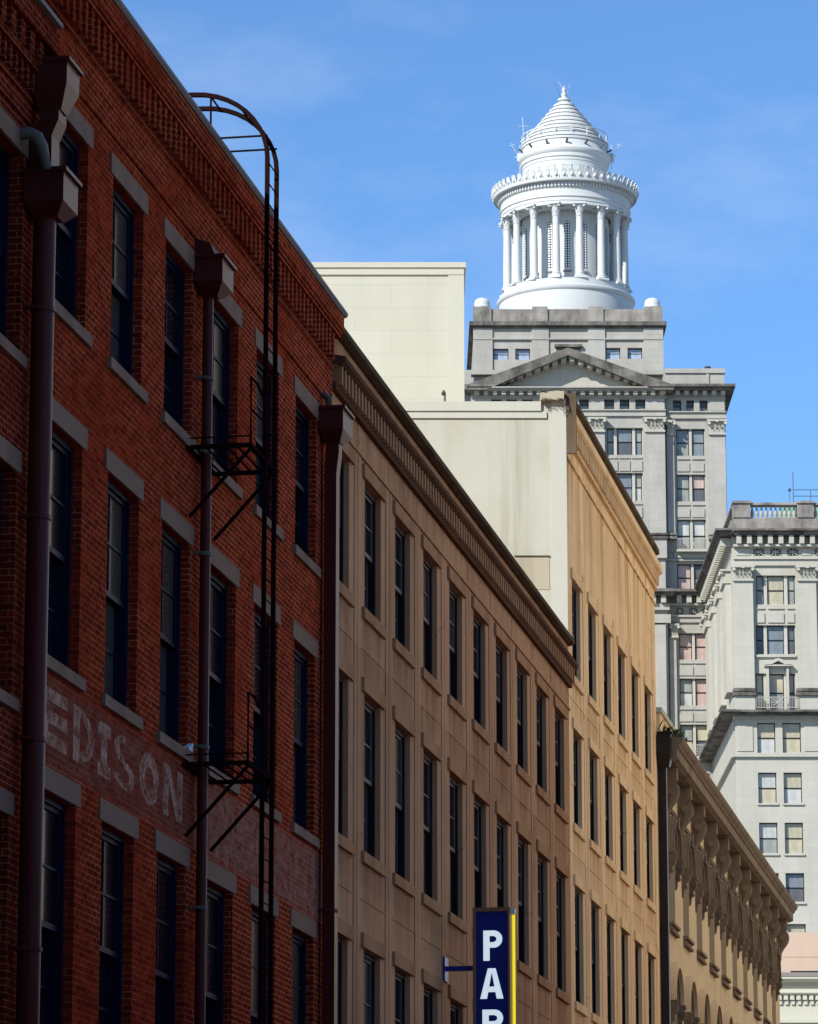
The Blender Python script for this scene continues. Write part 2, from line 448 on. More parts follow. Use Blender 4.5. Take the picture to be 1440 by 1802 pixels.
# ------------------------------------------------------------------ building shells
def wall_holes(mb, a0, a1, z0, z1, holes, r):
    """front sheet at w=0 with rectangular openings (a0,a1,z0,z1) that run r deep"""
    A = sorted({a0, a1, *[h[0] for h in holes], *[h[1] for h in holes]})
    Z = sorted({z0, z1, *[h[2] for h in holes], *[h[3] for h in holes]})
    for i in range(len(A) - 1):
        am = (A[i] + A[i + 1]) / 2; run = None
        for j in range(len(Z) - 1):
            zm = (Z[j] + Z[j + 1]) / 2
            if any(h[0] < am < h[1] and h[2] < zm < h[3] for h in holes):
                if run is not None: mb.quad((A[i], 0, run), (A[i + 1], 0, run), (A[i + 1], 0, Z[j]), (A[i], 0, Z[j])); run = None
            elif run is None: run = Z[j]
        if run is not None: mb.quad((A[i], 0, run), (A[i + 1], 0, run), (A[i + 1], 0, z1), (A[i], 0, z1))
    for h in holes:
        b0, b1, y0, y1 = h
        mb.quad((b0, 0, y0), (b0, -r, y0), (b0, -r, y1), (b0, 0, y1)); mb.quad((b1, 0, y0), (b1, -r, y0), (b1, -r, y1), (b1, 0, y1))
        mb.quad((b0, 0, y0), (b1, 0, y0), (b1, -r, y0), (b0, -r, y0)); mb.quad((b0, 0, y1), (b1, 0, y1), (b1, -r, y1), (b0, -r, y1))
        mb.quad((b0, -r, y0), (b1, -r, y0), (b1, -r, y1), (b0, -r, y1))


def shell(mb, a0, a1, z0, z1, depth, zr=None, skew=True):
    """party walls, back and roof behind a street front; party walls keep to the lot lines"""
    k = math.tan(STREET) if skew else 0
    zr = zr or z1
    d = depth
    f0, f1, b0, b1 = (a0, 0), (a1, 0), (a0 - k * d, -d), (a1 - k * d, -d)
    for p, q in ((f0, b0), (f1, b1), (b0, b1)):
        mb.quad((p[0], p[1], z0), (q[0], q[1], z0), (q[0], q[1], z1), (p[0], p[1], z1))
    mb.quad((f0[0], 0, zr), (f1[0], 0, zr), (b1[0], -d, zr), (b0[0], -d, zr))
    if zr < z1:                                # back of the street parapet
        mb.quad((a0, -.3, zr), (a1, -.3, zr), (a1, -.3, z1), (a0, -.3, z1)); mb.quad((a0, 0, z1), (a1, 0, z1), (a1, -.3, z1), (a0, -.3, z1))


def sash_window(w, h, fmat, lint, sill, parent, rec=.15, muntin=None, mcols=2, mrows=2, pane=None):
    """a sash window with its origin at the middle of the sill line on the wall face"""
    muntin = muntin or fmat; pane = pane or M['glass']
    f = MB(); t = .075
    f.box(-w / 2, -w / 2 + t, -.36, -rec, 0, h); f.box(w / 2 - t, w / 2, -.36, -rec, 0, h)
    f.box(-w / 2 + t, w / 2 - t, -.36, -rec, h - t, h); f.box(-w / 2 + t, w / 2 - t, -.36, -rec, 0, t)
    win = f.build('window', fmat, parent)
    hw = w / 2 - t
    for nm, z0, z1, w0, w1 in (('upper_sash', h / 2 - .03, h - t, -rec - .1, -rec - .04), ('lower_sash', t, h / 2 + .03, -rec - .18, -rec - .12)):
        s = MB(); q = .055
        s.box(-hw, -hw + q, w0, w1, z0, z1); s.box(hw - q, hw, w0, w1, z0, z1)
        s.box(-hw + q, hw - q, w0, w1, z0, z0 + q * 1.3); s.box(-hw + q, hw - q, w0, w1, z1 - q, z1)
        for i in range(1, mcols):
            x = -hw + 2 * hw * i / mcols; s.box(x - .013, x + .013, w0 + .01, w1 - .012, z0 + q * 1.3, z1 - q)
        for j in range(1, mrows):
            z = z0 + (z1 - z0) * j / mrows; s.box(-hw + q, hw - q, w0 + .008, w1 - .008, z - .016, z + .016)
        s.build(nm, muntin, win)
    p = MB()
    p.box(-hw + .05, hw - .05, -rec - .08, -rec - .07, h / 2 + .03, h - t - .05); p.box(-hw + .05, hw - .05, -rec - .16, -rec - .15, t + .06, h / 2 - .02)
    p.build('pane', pane, win)
    if lint:
        lw, lh, lp, lm_ = lint
        MB().box(-lw / 2, lw / 2, -.02, lp, h - .002, h + lh).build('lintel', lm_, win)
    if sill:
        sw, sh, sp_, sm = sill
        MB().prof([(-rec, .006), (sp_, -.012), (sp_, -sh), (-rec, -sh)], -sw / 2, sw / 2).build('sill', sm, win)
    return win


def fill_windows(root, cols, rows, **kw):
    """rows: (z0, z1); cols: centres along the street in the thing's own frame"""
    for z0, z1 in rows:
        p = None
        for c in cols:
            if p is None:
                p = sash_window(h=z1 - z0, parent=root, **kw); p.location = ROW(c, 0, z0)
            else:
                w_ = copy_part(p, root, ROW(c, 0, z0))
                if random.random() < .4:
                    for q in w_.children:
                        if q.name.startswith('pane'):
                            q.material_slots[0].link = 'OBJECT'; q.material_slots[0].material = M['glass_blind' if random.random() < .5 else 'glass_dusty']


# ------------------------------------------------------------------ red brick building
U0, U1 = 44.72, 62.4
rb = row_thing('brick_building', 'red brick building with granite lintels and faded painted letters, behind the iron ladder', 'building', U0)
bc = [48.12 + .96 + 2.845 * k - U0 for k in range(-1, 5)]
brows = [(14.44, 16.87), (10.1, 12.97), (5.5, 8.52)]
w = MB()
holes = [(c - .8, c + .8, z0, z1) for c in bc for z0, z1 in brows]
wall_holes(w, 0, U1 - U0, 0, 18.0, holes, .38)
shell(w, 0, U1 - U0, 0, 18.6, 16, 18.0)
L_ = U1 - U0
w.box(.001, L_ - .001, -.29, .03, 17.36, 17.98)                       # plane above the string groove
for z0, z1, p in ((17.98, 18.03, .07), (18.0301, 18.06, .045)): w.box(0, L_ - .002, -.28, p, z0, z1)
w.box(0, L_, -.28, .02, 18.061, 18.52)
w.box(0, L_ + .05, -.27, .16, 18.52, 18.58); w.box(0, L_ + .1, -.27, .18, 18.58, 18.64)
w.box(0, L_ + .12, -.27, .2, 18.64, 18.9)
w.build('wall', M['brick'], rb)
d = MB(); n = int(L_ / .295)
for k in range(n): d.box(k * .295 + .08, k * .295 + .205, .0201, .14, 18.06, 18.519)
d.box(0, L_, .0201, .026, 18.08, 18.519); d.build('dentil_course', M['brick'], rb)
MB().prof([(-.32, 18.901), (.22, 18.901), (.255, 18.94), (.255, 18.98), (-.32, 19.03)], 0, L_ + .17).build('coping', M['roof_grey'], rb)
fill_windows(rb, bc, brows, w=1.6, fmat=M['navy'], lint=(1.92, .27, .02, M['granite']), sill=(1.92, .16, .06, M['granite']), rec=.125)
MB().box(18.1, 18.75, -1.1, -.5, 17.9, 19.75).box(18.0, 18.85, -1.2, -.4, 19.7501, 19.9).build('chimney', M['galv'], rb)


def glyph(ch, mb, a, z, w, h, st, w0, w1):
    """letter built from bars and bands; pieces step out a little so that no faces share a plane"""
    e = [0]

    def W():
        e[0] += .0012
        return w1 + e[0]
    if ch in 'PRDEN': mb.box(a, a + st, w0, W(), z, z + h)
    if ch == 'I': mb.box(a + (w - st) / 2, a + (w + st) / 2, w0, W(), z, z + h); mb.box(a, a + w, w0, W(), z, z + st * .55); mb.box(a, a + w, w0, W(), z + h - st * .55, z + h)
    if ch in 'PR':
        r = h * .285; x = a + w - r
        mb.box(a + st * .9, x, w0, W(), z + h - st * .86, z + h); mb.box(a + st * .9, x, w0, W(), z + h - 2 * r, z + h - 2 * r + st * .86)
        mb.ring(x, z + h - r, r, r - st * .92, -math.pi / 2, math.pi / 2, w0, W())
    if ch == 'R': mb.prism([(a + w * .42, z + h - 2 * r + .002), (a + w * .42 + st * 1.1, z + h - 2 * r + .002), (a + w * 1.04, z), (a + w * 1.04 - st * 1.15, z)], w0, W())
    if ch == 'A':
        mb.prism([(a, z), (a + st * 1.08, z), (a + w / 2 + st * .1, z + h), (a + w / 2 - st * .62, z + h)], w0, W())
        mb.prism([(a + w - st * 1.08, z), (a + w, z), (a + w / 2 + st * .62, z + h), (a + w / 2 - st * .1, z + h)], w0, W())
        mb.box(a + w * .24, a + w * .76, w0, W(), z + h * .22, z + h * .22 + st * .85)
    if ch == 'E':
        for q in (0, .5, 1): mb.box(a + st * .9, a + w, w0, W(), z + (h - st * .7) * q, z + (h - st * .7) * q + st * .7)
    if ch == 'D': mb.ring(a + st * .4, z + h / 2, w - st * .4, w - st * 1.45, -math.pi / 2, math.pi / 2, w0, W(), 14, h / 2 / (w - st * .4))
    if ch == 'O': mb.ring(a + w / 2, z + h / 2, w / 2, w / 2 - st, 0, 2 * math.pi, w0, W(), 24, h / w)
    if ch == 'S':
        k = h * .27 / (w / 2)
        mb.ring(a + w / 2, z + h * .735, w / 2, w / 2 - st * .9, math.pi * .05, math.pi * 1.5, w0, W(), 14, k)
        mb.ring(a + w / 2, z + h * .265, w / 2, w / 2 - st * .9, -math.pi * .95, math.pi * .5, w0, W(), 14, k)
    if ch == 'N':
        mb.box(a + w - st, a + w, w0, W(), z, z + h)
        mb.prism([(a + st * .2, z + h), (a + st * 1.1, z + h), (a + w - st * .2, z), (a + w - st * 1.1, z)], w0, W())


for ch, u0, u1 in (('E', 45.5, 46.55), ('D', 46.85, 47.85), ('I', 48.0, 48.62), ('S', 48.8, 49.85), ('O', 50.1, 51.15), ('N', 51.4, 52.45)):
    q = MB(); glyph(ch, q, u0 - U0, 9.06, u1 - u0, .68, .22 if ch == 'E' else .29, .0005, .003)
    q.build('painted_letter', M['faded'], rb)

# ------------------------------------------------------------------ neighbour on the far left
UA, UB = 26.0, 44.68
lb = row_thing('brick_building', 'dark brick building cut off by the left edge of the photo, with lower cornice', 'building', UA)
lc = [42.42 + .94 - 2.845 * k - UA for k in range(6)]
lrows = [(13.4, 15.82), (9.35, 12.0), (5.2, 8.0)]
w = MB(); L_ = UB - UA
wall_holes(w, 0, L_, 0, 17.0, [(c - .8, c + .8, a, b_) for c in lc for a, b_ in lrows], .38)
shell(w, 0, L_, 0, 17.3, 16, 16.9)
w.box(0.001, L_ - .001, -.29, .03, 16.25, 16.5)
w.box(0, L_, -.28, .06, 16.5001, 16.58); w.box(0, L_, -.28, .16, 16.84, 16.93); w.box(0, L_, -.28, .26, 17.2, 17.48); w.box(0, L_, -.28, .22, 17.4801, 17.56)
w.build('wall', M['brick_old'], lb)
d = MB()
for k in range(int(L_ / .24)): d.box(k * .24 + .04, k * .24 + .14, .0005, .12, 16.581, 16.839)
for k in range(int(L_ / .4)): d.box(k * .4 + .04, k * .4 + .23, .0005, .2, 16.931, 17.199)
d.box(0, L_, .0005, .006, 16.581, 16.839); d.box(0, L_, .0005, .006, 16.931, 17.199); d.build('dentil_course', M['brick_old'], lb)
MB().box(0, L_, -.32, .3, 17.561, 17.62).build('coping', M['roof_grey'], lb)
fill_windows(lb, lc, lrows, w=1.6, fmat=M['navy'], lint=(1.9, .25, .02, M['granite']), sill=(1.9, .15, .06, M['granite']), rec=.17)


# ------------------------------------------------------------------ stucco buildings
def stucco_block(root, L_, cols, rows, top, zc, wm, tm, copm, open_w=1.48, lw=2.0, wallmat_side=None, depth=15, zroof=None, str_z=None, jz=(), muntin=None, recs=.095, cm=None):
    """zc: coping top, coping foot, rail top, rail foot, dentil foot, soffit foot"""
    w = MB()
    ct, cf, rt, rf, df, sf = zc
    wall_holes(w, 0, L_, 0, sf + .02, [(c - open_w / 2, c + open_w / 2, a, b_) for c in cols for a, b_ in rows], .42)
    shell(w, 0, L_, 0, cf, depth, zroof or sf)
    w.box(0, L_, -.29, 0.0, sf + .02, cf + .0295)
    for c in cols:                             # shallow pilaster strips either side of a score line
        x = c + 1.43
        if x < L_ - .2:
            zt = min(str_z - .03, max(r[1] for r in rows) + .5)
            w.box(x - .28, x - .02, -.02, .018, 0, zt); w.box(x + .02, x + .28, -.02, .018, 0, zt)
            if L_ > 20: w.box(x - .012, x + .012, -.02, .008, str_z + .06, sf)
    w.box(0, L_, -.02, .045, str_z - .03, str_z + .03)
    for z in jz: w.box(0, L_, -.02, .012, z, z + .03)
    w.build('wall', wm, root)
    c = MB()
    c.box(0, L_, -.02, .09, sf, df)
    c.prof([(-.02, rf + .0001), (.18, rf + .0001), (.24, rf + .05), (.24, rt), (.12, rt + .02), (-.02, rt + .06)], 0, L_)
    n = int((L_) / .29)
    c.box(0, L_, .0002, .004, df + .001, rf)  # back strip; in the dark cornice colour it paints the gap shade
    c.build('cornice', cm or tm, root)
    c = MB()
    for k in range(n): c.box(k * .29 + .08, k * .29 + .2, .0005, .17, df - .04, rf)
    c.box(0, L_, .03, .1, rf - .035, rf - .0005); c.build('dentil_course', tm, root)
    c = MB().prof([(-.34, cf + .03), (.06, cf + .03), (.14, cf + .06), (.16, cf + .07), (.16, ct - .02), (-.34, ct + .03)], 0, L_)
    c.build('coping', copm, root)
    fill_windows(root, cols, rows, w=open_w, fmat=M['dark_frame'], muntin=muntin or M['muntin'], lint=(lw, .235, .055, tm), sill=(lw, .2, .06, tm), rec=recs)


UB0, UB1 = 62.42, 90.6
bb = row_thing('stucco_building', 'brown stucco building between the red brick building and the tan one', 'building', UB0)
bcols = [65.15 + .98 + 2.862 * k - UB0 for k in range(-1, 9)]
ROWS = [(14.57, 16.82), (10.42, 13.12), (5.7, 8.81)]
stucco_block(bb, UB1 - UB0, bcols, ROWS, 18.8, (18.82, 18.63, 18.22, 18.08, 17.8, 17.66), M['beige'], M['beige_trim'], M['mould_cap_and_shade'], str_z=17.15, jz=(13.83, 9.6), cm=M['beige_cornice_shaded'])

MB().box(bcols[1] - .21, bcols[1] - .13, -.14, -.125, 10.75, 11.75).build('white_blind', M['sign_white'], bb)

UY0, UY1 = 90.62, 108.45
yb = row_thing('stucco_building', 'tan stucco building with a cream side wall, taller than the brown building it adjoins', 'building', UY0)
ycols = [91.1 + .95 + 2.88 * k - UY0 for k in range(6)]
stucco_block(yb, UY1 - UY0, ycols, [(18.1, 20.42)] + ROWS, 24.8, (24.8, 24.58, 24.28, 24.04, 23.74, 23.62), M['yellow'], M['yellow_trim'], M['mould_cap_and_shade'], open_w=1.42, lw=1.9, str_z=23.22, jz=(17.5, 13.83, 9.6), depth=12, zroof=23.9)
# cream side wall: a skin just outside the party wall, facing the camera
sw = thing('x', '', '', (0, 0, 0)); bpy.data.objects.remove(sw)
YS = street(UY0, 0, 0)


def side_panel(name, m, px0, px1, py0, py1, proud, dep=.05, parent=None):
    """rectangle on the tan building's side wall, in the wall's own plane"""
    Y = YS[1]
    x0, _ = at(px0, (py0 + py1) / 2, Y); x1 = at(px1, (py0 + py1) / 2, Y)[0] if px1 else YS[0] - .004; _, z0 = at(px0, py1, Y); _, z1 = at(px0, py0, Y)
    b = MB(TOW); b.box(x0 - YS[0], x1 - YS[0], proud - dep, proud, z0, z1)
    o = b.build(name, m, parent)
    o.rotation_euler = (0, 0, STREET)
    return o


ms = M['cream_old']; t = NT(ms); X, Y_, Z = t.sep()
old = t.b.inputs['Base Color'].links[0].from_socket
mot = t.noise(t.obj((1, 1, .55)), 1.0, 7, .65)
drip = t.math('MULTIPLY', t.ramp(t.noise(t.obj((6, 6, .3)), 1.2, 6, .7), .42, .66), t.math('MULTIPLY', t.ramp(X, -2.0, -1.45), t.ramp(X, -.75, -1.15)))
t.color(t.mix(t.ramp(mot, .45, .72, 0, .5), t.mix(t.math('MULTIPLY', drip, .42), old, (.20, .18, .135)), (.36, .33, .235)))
side = side_panel('side_wall', M['cream_old'], 560, None, 711, 1500, .04, .06, yb)
side_panel('parapet_band', M['cream'], 560, 952, 708.5, 725, .12, .1, yb)
side_panel('parapet_band', M['cream'], 560, 962, 725.4, 737, .085, .07, yb)
MB().box(-.07, -.0005, -.02, .25, 23.3, 24.78).build('cornice_end_shade', M['mould_cap_and_shade'], yb)  # dark cover over the cornice end, painted in place of its shadow
side_panel('corner_strip', M['cream'], 972, None, 703, 1500, .075, .1, yb)
side_panel('render_patch', M['cream_patch'], 905, 967, 981, 1038, .052, .02, yb)
side_panel('ledge', M['mould_cap_and_shade'], 905, 968, 978.5, 980.5, .075, .05, yb)
Y = YS[1]
cb = MB(TOW)
x0, z0 = at(951, 705, Y); x1, z1 = at(992, 692, Y)
pts = []
for i in range(9):
    t = i / 8; pts.append((x0 + (x1 - x0) * t - YS[0], z1 + random.uniform(-.02, .03) - .06 * (1 - t)))
for i in range(9):
    t = 1 - i / 8; pts.append((x0 + (x1 - x0) * t - YS[0], z0 + random.uniform(-.04, .03)))
cb.prism(pts, -.5, .24)
o = cb.build('parapet_stone', M['cream_patch'], yb); o.rotation_euler = (0, 0, STREET)
cb = MB(TOW)
for i in range(16):
    x = random.uniform(x0 + .05, x1) - YS[0]; l = random.uniform(.08, .3)
    cb.tube([(x, .23, z0 + .03), (x + random.uniform(-.05, .05), .26, z0 - l * .5), (x + random.uniform(-.1, .1), .22, z0 - l)], .008, 4)
o = cb.build('dry_roots', M['mould_cap_and_shade'], yb); o.rotation_euler = (0, 0, STREET); tag(o, kind='stuff')

# tall cream block behind
YC = 97.0
X0, Z1 = at(300, 463, YC); X1, _ = at(817, 560, YC)
ct = thing('cream_block', 'tall windowless cream block rising behind the brown building, in full sun', 'building', (X1, YC, 0))
w = MB(TOW); w.box(X0 - X1, 0, -12, 0, 0, Z1 - .14)
w.build('wall', M['cream_block'], ct)
h = at(700, 484, YC)[1]; xs = at(789, 560, YC)[0] - X1
b = MB(TOW); b.box(X0 - X1, 0, -.0005, .05, h, Z1 - .141); b.box(xs, .0, -.0005, .035, 0, h - .0005)
b.build('wall_frame', M['cream'], ct)
MB(TOW).box(X0 - X1 - .05, .05, -12.05, .09, Z1 - .14, Z1).build('coping', M['cream'], ct)
px, pz = at(783, 716, YC - .8)
vp = thing('vent_pipe', 'thin grey vent pipe with a bent top in front of the tall cream block', 'pipe', (px, YC - .8, pz - 1.5))
b = MB(TOW); t = at(783, 690, YC - .8)[1] - pz + 1.5
b.tube([(0, 0, 0), (0, 0, t - .06), (-.02, .03, t - .01), (-.03, .1, t), (-.03, .16, t - .05)], .032, 8)
b.build('pipe', M['galv'], vp)
b = MB(TOW); b.tube([(-.03, .155, t - .045), (-.03, .2, t - .1)], [.05, .06], 10); b.build('cowl', M['metal_dark'], vp)

# ------------------------------------------------------------------ arcaded building
UC0, UC1 = 108.6, 147.6
ar = row_thing('arcaded_building', 'putty coloured building with carved arches and a heavy bracketed cornice beyond the tan building', 'building', UC0)
L_ = UC1 - UC0
ac = [111.75 + 3.70 * k - UC0 for k in range(10)]
TIERS = [(14.55, 16.5, .8), (10.0, 12.32, .8), (5.6, 8.0, .8)]
w = MB(); zz = [0]
Z0 = 0
edges = []
for zs, zp, r in reversed(TIERS):              # plain band, then the jamb zone, then the arch zone
    ztop = zp + r + .05
    w.quad((0, 0, Z0), (L_, 0, Z0), (L_, 0, zs), (0, 0, zs))
    xs = [0] + [x for c in ac for x in (c - r, c + r)] + [L_]
    for i in range(0, len(xs), 2): w.quad((xs[i], 0, zs), (xs[i + 1], 0, zs), (xs[i + 1], 0, ztop), (xs[i], 0, ztop))
    for c in ac:
        N = 14
        for k in range(N):
            t0 = math.pi * k / N; t1 = math.pi * (k + 1) / N
            p0 = (c + r * math.cos(t0), zp + r * math.sin(t0)); p1 = (c + r * math.cos(t1), zp + r * math.sin(t1))
            w.quad((p0[0], 0, p0[1]), (p1[0], 0, p1[1]), (p1[0], 0, ztop), (p0[0], 0, ztop))
            w.quad((p0[0], 0, p0[1]), (p1[0], 0, p1[1]), (p1[0], -.45, p1[1]), (p0[0], -.45, p0[1]))
        for s in (-r, r): w.quad((c + s, 0, zs), (c + s, -.45, zs), (c + s, -.45, zp), (c + s, 0, zp))
        w.quad((c - r, 0, zs), (c + r, 0, zs), (c + r, -.45, zs), (c - r, -.45, zs))
    Z0 = ztop
w.quad((0, 0, Z0), (L_, 0, Z0), (L_, 0, 18.85), (0, 0, 18.85))
shell(w, 0, L_, 0, 18.9, 14, 18.85)
w.build('wall', M['arcade'], ar)
b = MB()
b.prof([(-.3, 18.8), (.42, 18.8), (.5, 18.84), (.56, 18.86), (.56, 19.12), (.62, 19.16), (.62, 19.2), (.70, 19.28), (.74, 19.36), (.74, 19.42), (-.3, 19.52)], -.02, L_ + .25)
b.prof([(-.02, 17.72), (.07, 17.74), (.1, 17.82), (.06, 17.88), (-.02, 17.9)], 0, L_)
b.box(0, L_, -.02, .09, 18.6, 18.799)
b.build('cornice', M['arcade_trim'], ar)
PR = [(0, 18.79), (.40, 18.79), (.40, 18.44), (.33, 18.41), (.36, 18.36), (.41, 18.26), (.43, 18.12), (.40, 17.98), (.32, 17.85), (.22, 17.72), (.14, 17.58), (.11, 17.42), (.13, 17.34), (.08, 17.26), (0, 17.24)]
first = None
for k in range(11):
    x = 110.05 + 3.69 * k - UC0
    if first is None:
        b = MB(); b.prof(PR, -.19, .19)
        q = [(a + (.022 if i not in (0, len(PR) - 1) else 0), z) for i, (a, z) in enumerate(PR)]
        for s in (-1, 1): b.prof([(a, z) for a, z in q if z < 18.43], min(s * .19, s * .23), max(s * .19, s * .23))
        first = b.build('bracket', M['arcade_trim'], ar); first.location = ROW(x, 0, 0)
        for s in (-.235, .235):                # scroll eyes on the cheeks
            pass
        b = MB()
        for (cw, cz, rr) in ((.24, 18.12, .12), (.1, 17.5, .05)):
            for s in (-1, 1):
                P_ = [(s * .231 + s * .02 * (j % 2), cw + rr * math.cos(i * math.pi / 6), cz + rr * math.sin(i * math.pi / 6)) for j in range(2) for i in range(12)]
                n0 = len(b.v); b.add(P_, [tuple(range(12)), tuple(range(12, 24))] + [(i, (i + 1) % 12, 12 + (i + 1) % 12, 12 + i) for i in range(12)]); b.mark()
        b.each('scroll', M['arcade_trim'], first)
    else: copy_part(first, ar, ROW(x, 0, 0))
for zs, zp, r in TIERS:
    first = None
    for c in ac:
        if first is None:
            b = MB(); b.ring(0, zp, r + .06, r - .02, 0, math.pi, -.2, .05, 18); b.ring(0, zp, r + .2, r + .0601, 0, math.pi, -.02, .11, 18);
            first = b.build('arch', M['arcade_trim'], ar)
            b = MB(); b.ring(0, zp, r + .36, r + .2001, 0, math.pi, -.02, .16, 20); b.ring(0, zp, r + .3, r + .2002, 0, math.pi, .1601, .21, 20)
            b.build('hood_mould', M['arcade_trim' if zs > 14 else 'arcade'], first)
            b = MB()
            for k in range(19):                # row of beads in the soffit
                t = math.pi * (k + .5) / 19
                x, z = (r - .03) * math.cos(t), zp + (r - .03) * math.sin(t)
                b.box(x - .035, x + .035, -.17, -.09, z - .035, z + .035); b.box(x - .03, x + .03, -.04, .03, z - .03, z + .03)
            b.ring(0, zp, r + .01, r - .012, 0, math.pi, -.165, .02, 18); b.build('bead_row', M['arcade_trim'], first)
            b = MB()
            for s in (-1, 1):                  # carved corbel heads at the springing
                x = s * (r + .17)
                b.prof([(-.01, zp + .03), (.24, zp + .03), (.26, zp - .06), (.19, zp - .1), (.25, zp - .2), (.22, zp - .33), (.12, zp - .42), (.15, zp - .5), (.07, zp - .6), (.05, zp - .78), (-.01, zp - .86)], x - .11, x + .11)
                for (dw, dz, rr) in ((.16, -.22, .075), (.1, -.52, .05)):
                    for e in (-1, 1): b.tube([(x + e * .08, dw, zp + dz), (x + e * .14, dw, zp + dz)], rr, 10)
                b.mark()
            b.each('corbel', M['arcade_trim'], first)
            if zs > 14:
                b = MB(); b.prism([(-.1, zp + r - .03), (.1, zp + r - .03), (.13, zp + r + .34), (-.13, zp + r + .34)], -.1, .25); b.build('keystone', M['arcade_trim'], first)
            first.location = ROW(c, 0, 0)
        else: copy_part(first, ar, ROW(c, 0, 0))
    first = None
    for c in ac:
        if first is None:
            b = MB(); h = zp - zs
            b.box(-r, -r + .09, -.44, -.32, 0, h); b.box(r - .09, r, -.44, -.32, 0, h); b.box(-.03, .03, -.43, -.33, .08, h); b.box(-r + .09, r - .09, -.44, -.32, 0, .08); b.box(-r + .09, r - .09, -.43, -.33, h * .5, h * .5 + .06)
            b.ring(0, h, r, r - .09, 0, math.pi, -.44, -.32, 14)
            first = b.build('window', M['muntin'], ar)
            P_ = [(-r + .05, .05), (r - .05, .05)] + [((r - .05) * math.cos(math.pi * k / 12), h + (r - .05) * math.sin(math.pi * k / 12)) for k in range(13)]
            b = MB(); b.prism(P_, -.4, -.39); b.build('pane', M['glass'], first)
            b = MB(); b.box(-r - .12, r + .12, -.3, .14, -.08, 0.004); b.box(-r - .06, r + .06, -.02, .07, -.2, -.0801); b.box(-r - .1, r + .1, -.02, .12, -.28, -.2001)
            b.build('sill', M['arcade_trim'], first)
            first.location = ROW(c, 0, zs)
        else: copy_part(first, ar, ROW(c, 0, zs))
b = MB(); b.box(5.2, 30, -1.0, -.5, 18.86, 21.05); b.build('roof_parapet', M['yellow'], ar)
MB().box(5.12, 30.05, -1.06, -.44, 21.0501, 21.2).build('parapet_coping', M['cream'], ar)
# plant on the cornice
pl = row_thing('cornice_plant', 'tuft of dark green weeds growing on the bracketed cornice above the black rain head', 'plant', 109.75, .3, 19.5)
b = MB()
for k in range(240):
    u = random.gauss(0, .75); a = random.uniform(0, 6.28); l = random.uniform(.1, .42); s = random.uniform(.01, .03)
    c = Vector((u, random.uniform(-.25, .3), random.uniform(0, .05))); dv = Vector((math.cos(a) * .7, math.sin(a) * .5, random.uniform(.1, .9))).normalized() * l
    sd = dv.cross(Vector((0, 0, 1))).normalized() * s
    b.quad(tuple(c - sd), tuple(c + sd), tuple(c + dv * .6 + sd * 1.4 + Vector((0, 0, .04))), tuple(c + dv), tuple(c + dv * .6 - sd * 1.4 + Vector((0, 0, .04))))
b.build('foliage', M['leaf'], pl)


# ------------------------------------------------------------------ unseen blocks added to shape the light, across the street and behind the camera
for nm, lab, u0_, u1_, H_, hb_, mt in (('added_opposite_block', 'dark brick block added out of view across the street to limit bounced light', -45, 86, 9, 0, 'brick_old'), ('added_opposite_block', 'tall cream block added out of view across the street to bounce sunlight', 86.2, 195, 46, 11, 'opposite')):
    ob = row_thing(nm, lab, 'building', u0_, 15.45, 0)
    OP = lambda a, w, z: (-w, a, z)
    b = MB(OP); hl = [(a, a + 1.4, z, z + 2.3) for a in [3 + 7.5 * k for k in range(int((u1_ - u0_ - 5) / 7.5))] for z in (9.6, 13.8, 18, 22.5, 27) if hb_ < z < H_ - 4]
    wall_holes(b, 0, u1_ - u0_, hb_, H_, hl, .3); b.box(0, u1_ - u0_, -14, -.31, 0, H_); b.box(0, u1_ - u0_, -.4, .25, H_ - .5, H_ + .1)
    b.build('wall', M[mt], ob)
    if hb_: b = MB(OP); b.box(0, u1_ - u0_, -.3, .05, 0, hb_ - .001); b.build('dark_base', M['brick_old'], ob)  # dark base so that the bounced light comes from higher up
eb = thing('added_end_block', 'tall brown brick block added unseen behind the camera to block sky light', 'building', (-6, -24, 0))
b = MB(lambda a, w, z: (a, w, z)); b.box(-28, 28, -14, 0, 0, 66); b.box(-28.2, 28.2, -14.2, .3, 66.0001, 66.6)
b.build('wall', M['brick_old'], eb)  # added blocker, keeps faces turned to the camera dark
# ------------------------------------------------------------------ rainwater pipes
def round_pipe(mb, u, v, z0, z1, r, seg=20):
    mb.tube([(u, v, z0), (u, v, z1)], r, seg)


def rain_head(mb, u0, u1, v0, v1, z0, z1, zt, r):
    """open box with a flared rim, funnelling down to a square neck"""
    mb.box(u0, u1, v0, v1, z0, z1); mb.box(u0 - .04, u1 + .04, v0, v1 + .04, z1, z1 + .045)
    um, vm = (u0 + u1) / 2, (v0 + v1) / 2 - .02
    P_ = [(u0, v0, z0), (u1, v0, z0), (u1, v1, z0), (u0, v1, z0), (um - r, vm - r, zt), (um + r, vm - r, zt), (um + r, vm + r, zt), (um - r, vm + r, zt)]
    mb.add(P_, [(0, 1, 5, 4), (1, 2, 6, 5), (2, 3, 7, 6), (3, 0, 4, 7), (4, 5, 6, 7)])


def clamps(pipe, zs, v, r, m):
    for z in zs:
        b = MB(); b.lathe(0, v, [(r + .004, z - .03), (r + .018, z - .025), (r + .018, z + .025), (r + .004, z + .03)], 16, False); b.box(-r - .06, -r + .01, .0, v, z - .02, z + .02)
        b.build('clamp', m, pipe)


